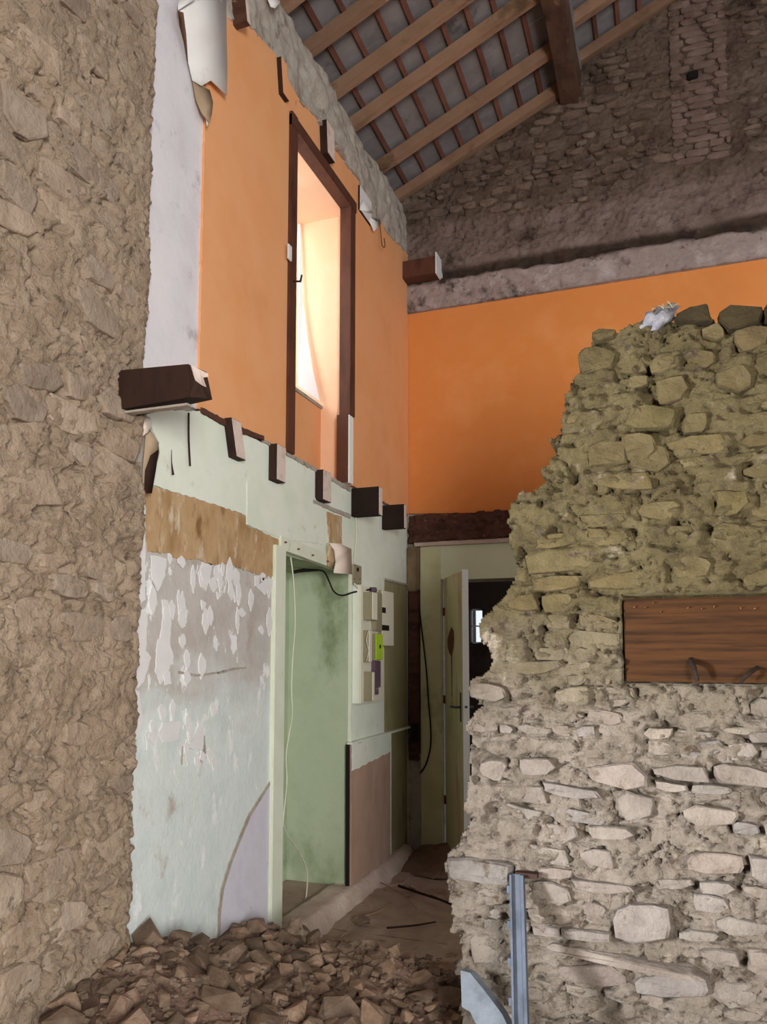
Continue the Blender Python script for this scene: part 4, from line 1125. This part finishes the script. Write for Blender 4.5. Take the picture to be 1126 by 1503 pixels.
for (a, b, lb) in (((277, 606), (279, 684), 'dark thin lath hanging from the broken beam end over the pale green wall'), ((252, 660), (254, 697), 'short dark wire hanging on the green wall left of the thin lath')):
    o = tube('hanging_lath', [on_x(*a, -1.885), on_x((a[0] + b[0]) / 2 - 1, (a[1] + b[1]) / 2, -1.885), on_x(*b, -1.885)], .0045 if a[0] == 277 else [.001, .002, .006], 'dark_wood', sides=5, loc=on_x(*b, -1.885)); tag(o, lb, 'lath' if a[0] == 277 else 'wire')

# net curtain in the upper window
cv = [on_y(*q) for q in ((437, 325, 4.574), (441, 330, 4.572), (445, 440, 4.565), (452, 500, 4.56), (462, 555, 4.555), (470, 590, 4.553), (437, 566, 4.52))]
cur = obj('net_curtain', cv + [p + np.array([0, -.003, 0]) for p in cv], [tuple(range(7)), tuple(reversed(range(7, 14)))] + [(i, (i + 1) % 7, (i + 1) % 7 + 7, i + 7) for i in range(7)], 'net', loc=cv[5]); tag(cur, 'white net curtain drawn aside in the bright upper window', 'curtain')

# ---------------- metal post and slab against the stone wall
pt = on_y(759, 1283, YR - .05); pb = on_y(765, 1520, YR - .32)
pb = pb + (pb - pt) * ((0.0 - pb[2]) / (pb[2] - pt[2])) * -1 if False else pt + (pb - pt) * ((pt[2] - 0.02) / (pt[2] - pb[2]))
post = tag(empty('metal_post', tuple(pb)), 'bluish galvanised steel post leaning upright against the broken stone wall', 'post')


def prism(name, a, b, wx, wy, m, parent, dx=0.0, dy=0.0):
    V = []
    for p in (a, b):
        for sx, sy in ((-1, -1), (1, -1), (1, 1), (-1, 1)): V.append((p[0] + dx + sx * wx / 2, p[1] + dy + sy * wy / 2, p[2]))
    return obj(name, V, BF, m, parent)


prism('web', pb, pt, .034, .006, 'steel', post, -.003)
prism('flange', pb, pt, .007, .034, 'steel', post, -.020, .0)
prism('flange', pb, pt, .010, .034, 'steel', post, .018, .004)
o = prism('top_hook', pt + np.array([.03, .02, -.012]), pt + np.array([.03, .02, .004]), .075, .03, 'dark_wood', post)
for i in range(7):
    c = pt + (pb - pt) * (0.06 + i * .13); prism('notch', c - np.array([0, 0, .012]), c + np.array([0, 0, .012]), .014, .012, 'steel', post, -.028, .0)

sl = [(676, 1424), (690, 1428), (712, 1455), (738, 1490), (748, 1512), (712, 1516), (697, 1500), (690, 1485), (678, 1478)]
V = []
for k, off in enumerate((0.0, .035)):
    for (u, v) in sl:
        p = on_y(u, v, 2.60 + (1503 - v) / 79 * .10); V.append(p + np.array([.01 * k, off, -.005 * k]))
n = len(sl); tri = tessellate_polygon([[Vector((a, b, 0)) for a, b in sl]])
slab = obj('stone_slab', V, [tuple(t) for t in tri] + [tuple(i + n for i in reversed(t)) for t in tri] + [(i, (i + 1) % n, (i + 1) % n + n, i + n) for i in range(n)], 'blue_slab', loc=tuple(on_y(712, 1500, 2.62)))
tag(slab, 'flat blue-grey stone slab leaning against the wall left of the metal post', 'stone slab')

# plaster lump with dry grass on top of the broken wall
p = on_y(962, 474, YR + .02)
lump = tag(empty('plaster_lump', tuple(p)), 'whitish lump with a tuft of dry grass on top of the broken stone wall', 'lump')
V, F = [], []
bm = bmesh.new(); bmesh.ops.create_icosphere(bm, subdivisions=3, radius=1.0)
for v in bm.verts:
    c = v.co.copy(); nz_ = 1 + 0.45 * float(fbm(np.array([c.x * 2.2]), np.array([c.y * 2.2]), c.z * 2.2, 4, 91, .65)[0])
    q = Vector((c.x * .072 * nz_, c.y * .05 * nz_, c.z * .032 * nz_)); q.rotate(Matrix.Rotation(-.52, 3, 'Y')); v.co = q + Vector(p)
V = [tuple(v.co) for v in bm.verts]; F = [tuple(v.index for v in f.verts) for f in bm.faces]; bm.free()
obj('lump_body', V, F, 'white_lump', lump, smooth=True)
HV, HF_ = [], []
for i in range(60):
    a = np.array(p) + np.array([rng.uniform(.0, .06), rng.uniform(-.03, .03), .035]); t = a + np.array([rng.uniform(-.05, .05), rng.uniform(-.03, .03), rng.uniform(.0, .035)])
    mid = (a + t) / 2 + np.array([rng.uniform(-.02, .02), 0, .01])
    n = len(HV); r_ = .0012
    for c in (a, mid, t): HV += [c + np.array([-r_, 0, 0]), c + np.array([r_, 0, 0]), c + np.array([0, r_, r_])]
    for k2 in (0, 3):
        for j in range(3): HF_.append((n + k2 + j, n + k2 + (j + 1) % 3, n + k2 + 3 + (j + 1) % 3, n + k2 + 3 + j))
o = obj('dry_grass', HV, HF_, 'hay', lump); o['kind'] = 'stuff'

# ---------------- rubble heap
def heap(x, y):
    """height of the fallen earth and stones"""
    x = np.asarray(x, float); y = np.asarray(y, float)
    near = np.clip((3.62 - y) / 1.15, 0, 1)
    left = np.clip((-0.25 - x) / 1.3, 0.22, 1)
    h = 0.36 * near ** 0.8 * left
    h += 0.12 * np.exp(-((y - 3.35) / .28) ** 2) * np.clip((-0.7 - x) / .5, 0.2, 1)
    h += 0.10 * np.exp(-((x + 1.85) / .35) ** 2 - ((y - 2.5) / .5) ** 2)
    return h + 0.03 * fbm(x * 3, y * 3, 0, 3, 21) * np.clip(near * 3, 0, 1) - 0.02


hm = grid_wall('rubble', np.arange(-1.95, 0.3, 0.025), np.arange(1.0, 4.1, 0.025), lambda u, w: heap(u, w) + 0.015 * fbm(u * 14, w * 14, 0, 3, 23), lambda u, w: np.ones(u.shape, bool), lambda u, w, d: np.stack([u, w, d], 1), 0.0, 'dirt', floor, back=False)
hm.name = 'rubble_bed'; tag(hm, 'brown earth and fine debris heaped at the foot of the walls', kind='stuff')


def chunk_mesh(seed, m='chunk'):
    r = random.Random(seed)
    bm = bmesh.new()
    for i in range(15):
        v = Vector((r.gauss(0, 1), r.gauss(0, 1), r.gauss(0, 1))).normalized()
        v = Vector((math.copysign(abs(v.x) ** .7, v.x), math.copysign(abs(v.y) ** .7, v.y), math.copysign(abs(v.z) ** .7, v.z)))
        bm.verts.new(v * .5 * r.uniform(.85, 1.1))
    res = bmesh.ops.convex_hull(bm, input=bm.verts[:])
    bmesh.ops.delete(bm, geom=[g for g in res['geom_interior'] if isinstance(g, bmesh.types.BMVert)], context='VERTS')
    me = bpy.data.meshes.new('rubble_stone'); bm.to_mesh(me); bm.free(); me.materials.append(MAT[m])
    return me


CH = [chunk_mesh(500 + i) for i in range(16)]


def chunk(x, y, sx, sy, sz, label, group=None, lift=0.3, rot=None, color=None):
    o = bpy.data.objects.new('rubble_stone', rng.choice(CH)); COL.objects.link(o)
    o.scale = (sx, sy, sz); o.rotation_euler = rot or (rng.uniform(-.5, .5), rng.uniform(-.5, .5), rng.uniform(0, 6.3))
    o.location = (x, y, float(heap(x, y)) + sz * lift)
    o.color = color or tint(.12)
    tag(o, label, 'rubble stone', group)
    return o


def to_px(p):
    th, q = YAW, PITCH
    fh = np.array([-math.sin(th), math.cos(th), 0]); r = np.array([math.cos(th), math.sin(th), 0]); z_ = np.array([0, 0, 1.0])
    f = fh * math.cos(q) + z_ * math.sin(q); up = -fh * math.sin(q) + z_ * math.cos(q)
    d = np.array(p) - EYE
    return PPX + FPX * (d @ r) / (d @ f), PPY - FPX * (d @ up) / (d @ f)


like = {}
n = 0
tries = 0
placed = []
while n < 225 and tries < 6000:
    tries += 1
    y = rng.uniform(1.75, 3.7); x = rng.uniform(-1.85, -0.55)
    if x > -0.75 and y > 2.66: continue
    cpx, cpy = to_px((x, y, float(heap(x, y)) + .03))
    if cpx < -15 or cpy > 1515: continue
    if y > 3.45 and rng.random() < .5: continue
    if x > -1.0 and rng.random() < .35: continue
    s = rng.choice((.05, .06, .07, .08, .10, .12, .14)) * (0.8 if y > 3.2 else 1.0)
    if any((x - a) ** 2 + (y - b) ** 2 < ((s + c) * .36) ** 2 for a, b, c in placed): continue
    placed.append((x, y, s))
    size = 'small' if s < .065 else ('fist-sized' if s < .11 else 'large')
    cl = rng.choice((('dark brown', (.72, .70, .68, 1)), ('brown', (1, .97, .95, 1)), ('pale dusty', (1.28, 1.22, 1.18, 1))))
    where = ('by the stripped masonry' if x < -1.45 and y < 2.45 else 'under the flaking plaster' if x < -1.45 else 'by the broken stone wall' if x > -1.0
             else 'on the heap\'s back slope' if y > 3.1 else 'amid the rubble heap' if y > 2.45 else 'at the heap\'s near edge')
    o = chunk(x, y, s * rng.uniform(.8, 1.3), s * rng.uniform(.6, 1.1), s * rng.uniform(.4, .75), '', None, color=cl[1])
    o['group'] = 'stones of the rubble heap'
    like.setdefault((size, cl[0], where), []).append((cpx, o))
    n += 1
ORD = 'first second third fourth fifth sixth seventh eighth ninth tenth eleventh twelfth thirteenth fourteenth fifteenth sixteenth seventeenth eighteenth'.split()
for (size, shade, where), lst in like.items():
    lst.sort(key=lambda t: t[0])
    for k, (_, o) in enumerate(lst):
        if len(lst) == 1: o['label'] = '%s %s stone, the only such one %s' % (size, shade, where)
        else: o['label'] = '%s %s stone, %s from left of its like %s' % (size, shade, ORD[min(k, 17)], where)
P = on_z(432, 1388, .22); chunk(P[0], P[1], .10, .07, .17, 'upright wedge of brown stone standing at the foot of the white jamb post', lift=.25, rot=(.1, .35, .4))
P = on_z(545, 1460, .30); chunk(P[0], P[1], .10, .05, .20, 'tall light brown slab of stone on end in the front of the rubble heap', lift=.2, rot=(-.2, .1, .2), color=(1.2, 1.15, 1.1, 1))
P = on_z(640, 1400, .12); chunk(P[0], P[1], .19, .13, .10, 'broad pinkish stone lying beside the foot of the broken stone wall', rot=(.2, .1, .1), color=(1.4, 1.28, 1.22, 1))
P = on_z(500, 1455, .30); chunk(P[0], P[1], .17, .10, .12, 'largest flat brown stone near the middle of the rubble heap', rot=(.3, -.1, .5))
# fine gravel between the chunks
GV, GF = [], []
for i in range(2600):
    y = rng.uniform(1.7, 3.9); x = rng.uniform(-1.85, -.45)
    if x > -.72 and y > 2.7: continue
    r_ = rng.choice((.006, .008, .01, .014, .018)); c = np.array([x, y, float(heap(x, y)) + .3 * r_ + .004]); n = len(GV)
    R = np.array(Matrix.Rotation(rng.uniform(0, 6.3), 3, 'Z') @ Matrix.Rotation(rng.uniform(-.7, .7), 3, 'X'))
    v8, f6 = box_vf((-1, -.75, -.5), (1, .75, .5))
    GV += [c + R @ (np.array(q) * r_ * np.array([rng.uniform(.55, 1.2) for _ in range(3)])) for q in v8]
    GF += [tuple(k2 + n for k2 in q) for q in f6]
o = obj('gravel', GV, GF, 'chunk', floor); tag(o, 'fine stony crumbs scattered over the rubble heap', kind='stuff')

# ---------------- sticks and splinters on the floor behind
def fl_pt(u, v, z=0.02): return on_z(u, v, z)


tw = [((535, 1302), (580, 1268), (650, 1262), 'long pale twig lying across the dirt floor toward the open door', .007), ((585, 1300), (620, 1312), (660, 1325), 'dark thin stick on the dirt floor beside the broken wall', .009), ((632, 1315), (650, 1322), (668, 1330), 'short dark stick on the dirt floor touching the broken wall edge', .008),
      ((568, 1362), (610, 1358), (640, 1353), 'dark thin stick lying just behind the rubble heap', .006), ((635, 1290), (645, 1280), (652, 1266), 'pale forked twig on the dirt floor below the open door', .005), ((520, 1348), (550, 1340), (575, 1325), 'brown stick lying against the kerb', .007), ((548, 1290), (590, 1312), (612, 1335), 'thin brown twig on the floor before the hardboard sheet', .005)]
for a, b, c, lb, r_ in tw:
    pts = [fl_pt(*q, .028) for q in (a, b, c)]
    o = tube('twig', pts, [r_, r_ * .9, r_ * .6], 'dark_wood' if 'dark' in lb else 'twig', sides=5, loc=pts[0]); tag(o, lb, 'twig')
for (u, v, s, lb, cl) in ((605, 1298, .06, 'small white stone on the dirt floor in front of the door', (1.9, 1.85, 1.8, 1)), (650, 1245, .09, 'pinkish rubble piece at the bottom of the open door', (1.3, 1.2, 1.15, 1)), (575, 1268, .10, 'dusty stone at the far end of the kerb', (1.2, 1.1, 1.05, 1)), (530, 1350, .11, 'curved brown shard against the kerb behind the rubble heap', (1, 1, 1, 1))):
    P = on_z(u, v, .04); o = chunk(P[0], P[1], s, s * .8, s * .5, lb, color=cl); o.location.z = s * .2 + .01
# dark heap of earth in the far corner
def eh(u, w): return 0.11 * np.clip(1 - ((u + 1.55) / .38) ** 2, 0, 1) * np.clip((w - 5.25) / .4, 0, 1) + 0.012 * fbm(u * 12, w * 12, 0, 3, 27)


hm2 = grid_wall('earth_heap', np.arange(-1.89, -1.18, 0.02), np.arange(5.2, 5.73, 0.02), eh, lambda u, w: np.ones(u.shape, bool), lambda u, w, d: np.stack([u, w, d], 1), 0.0, 'dirt', floor, back=False)
tag(hm2, 'low bank of dark earth in the corner under the green board', kind='stuff')
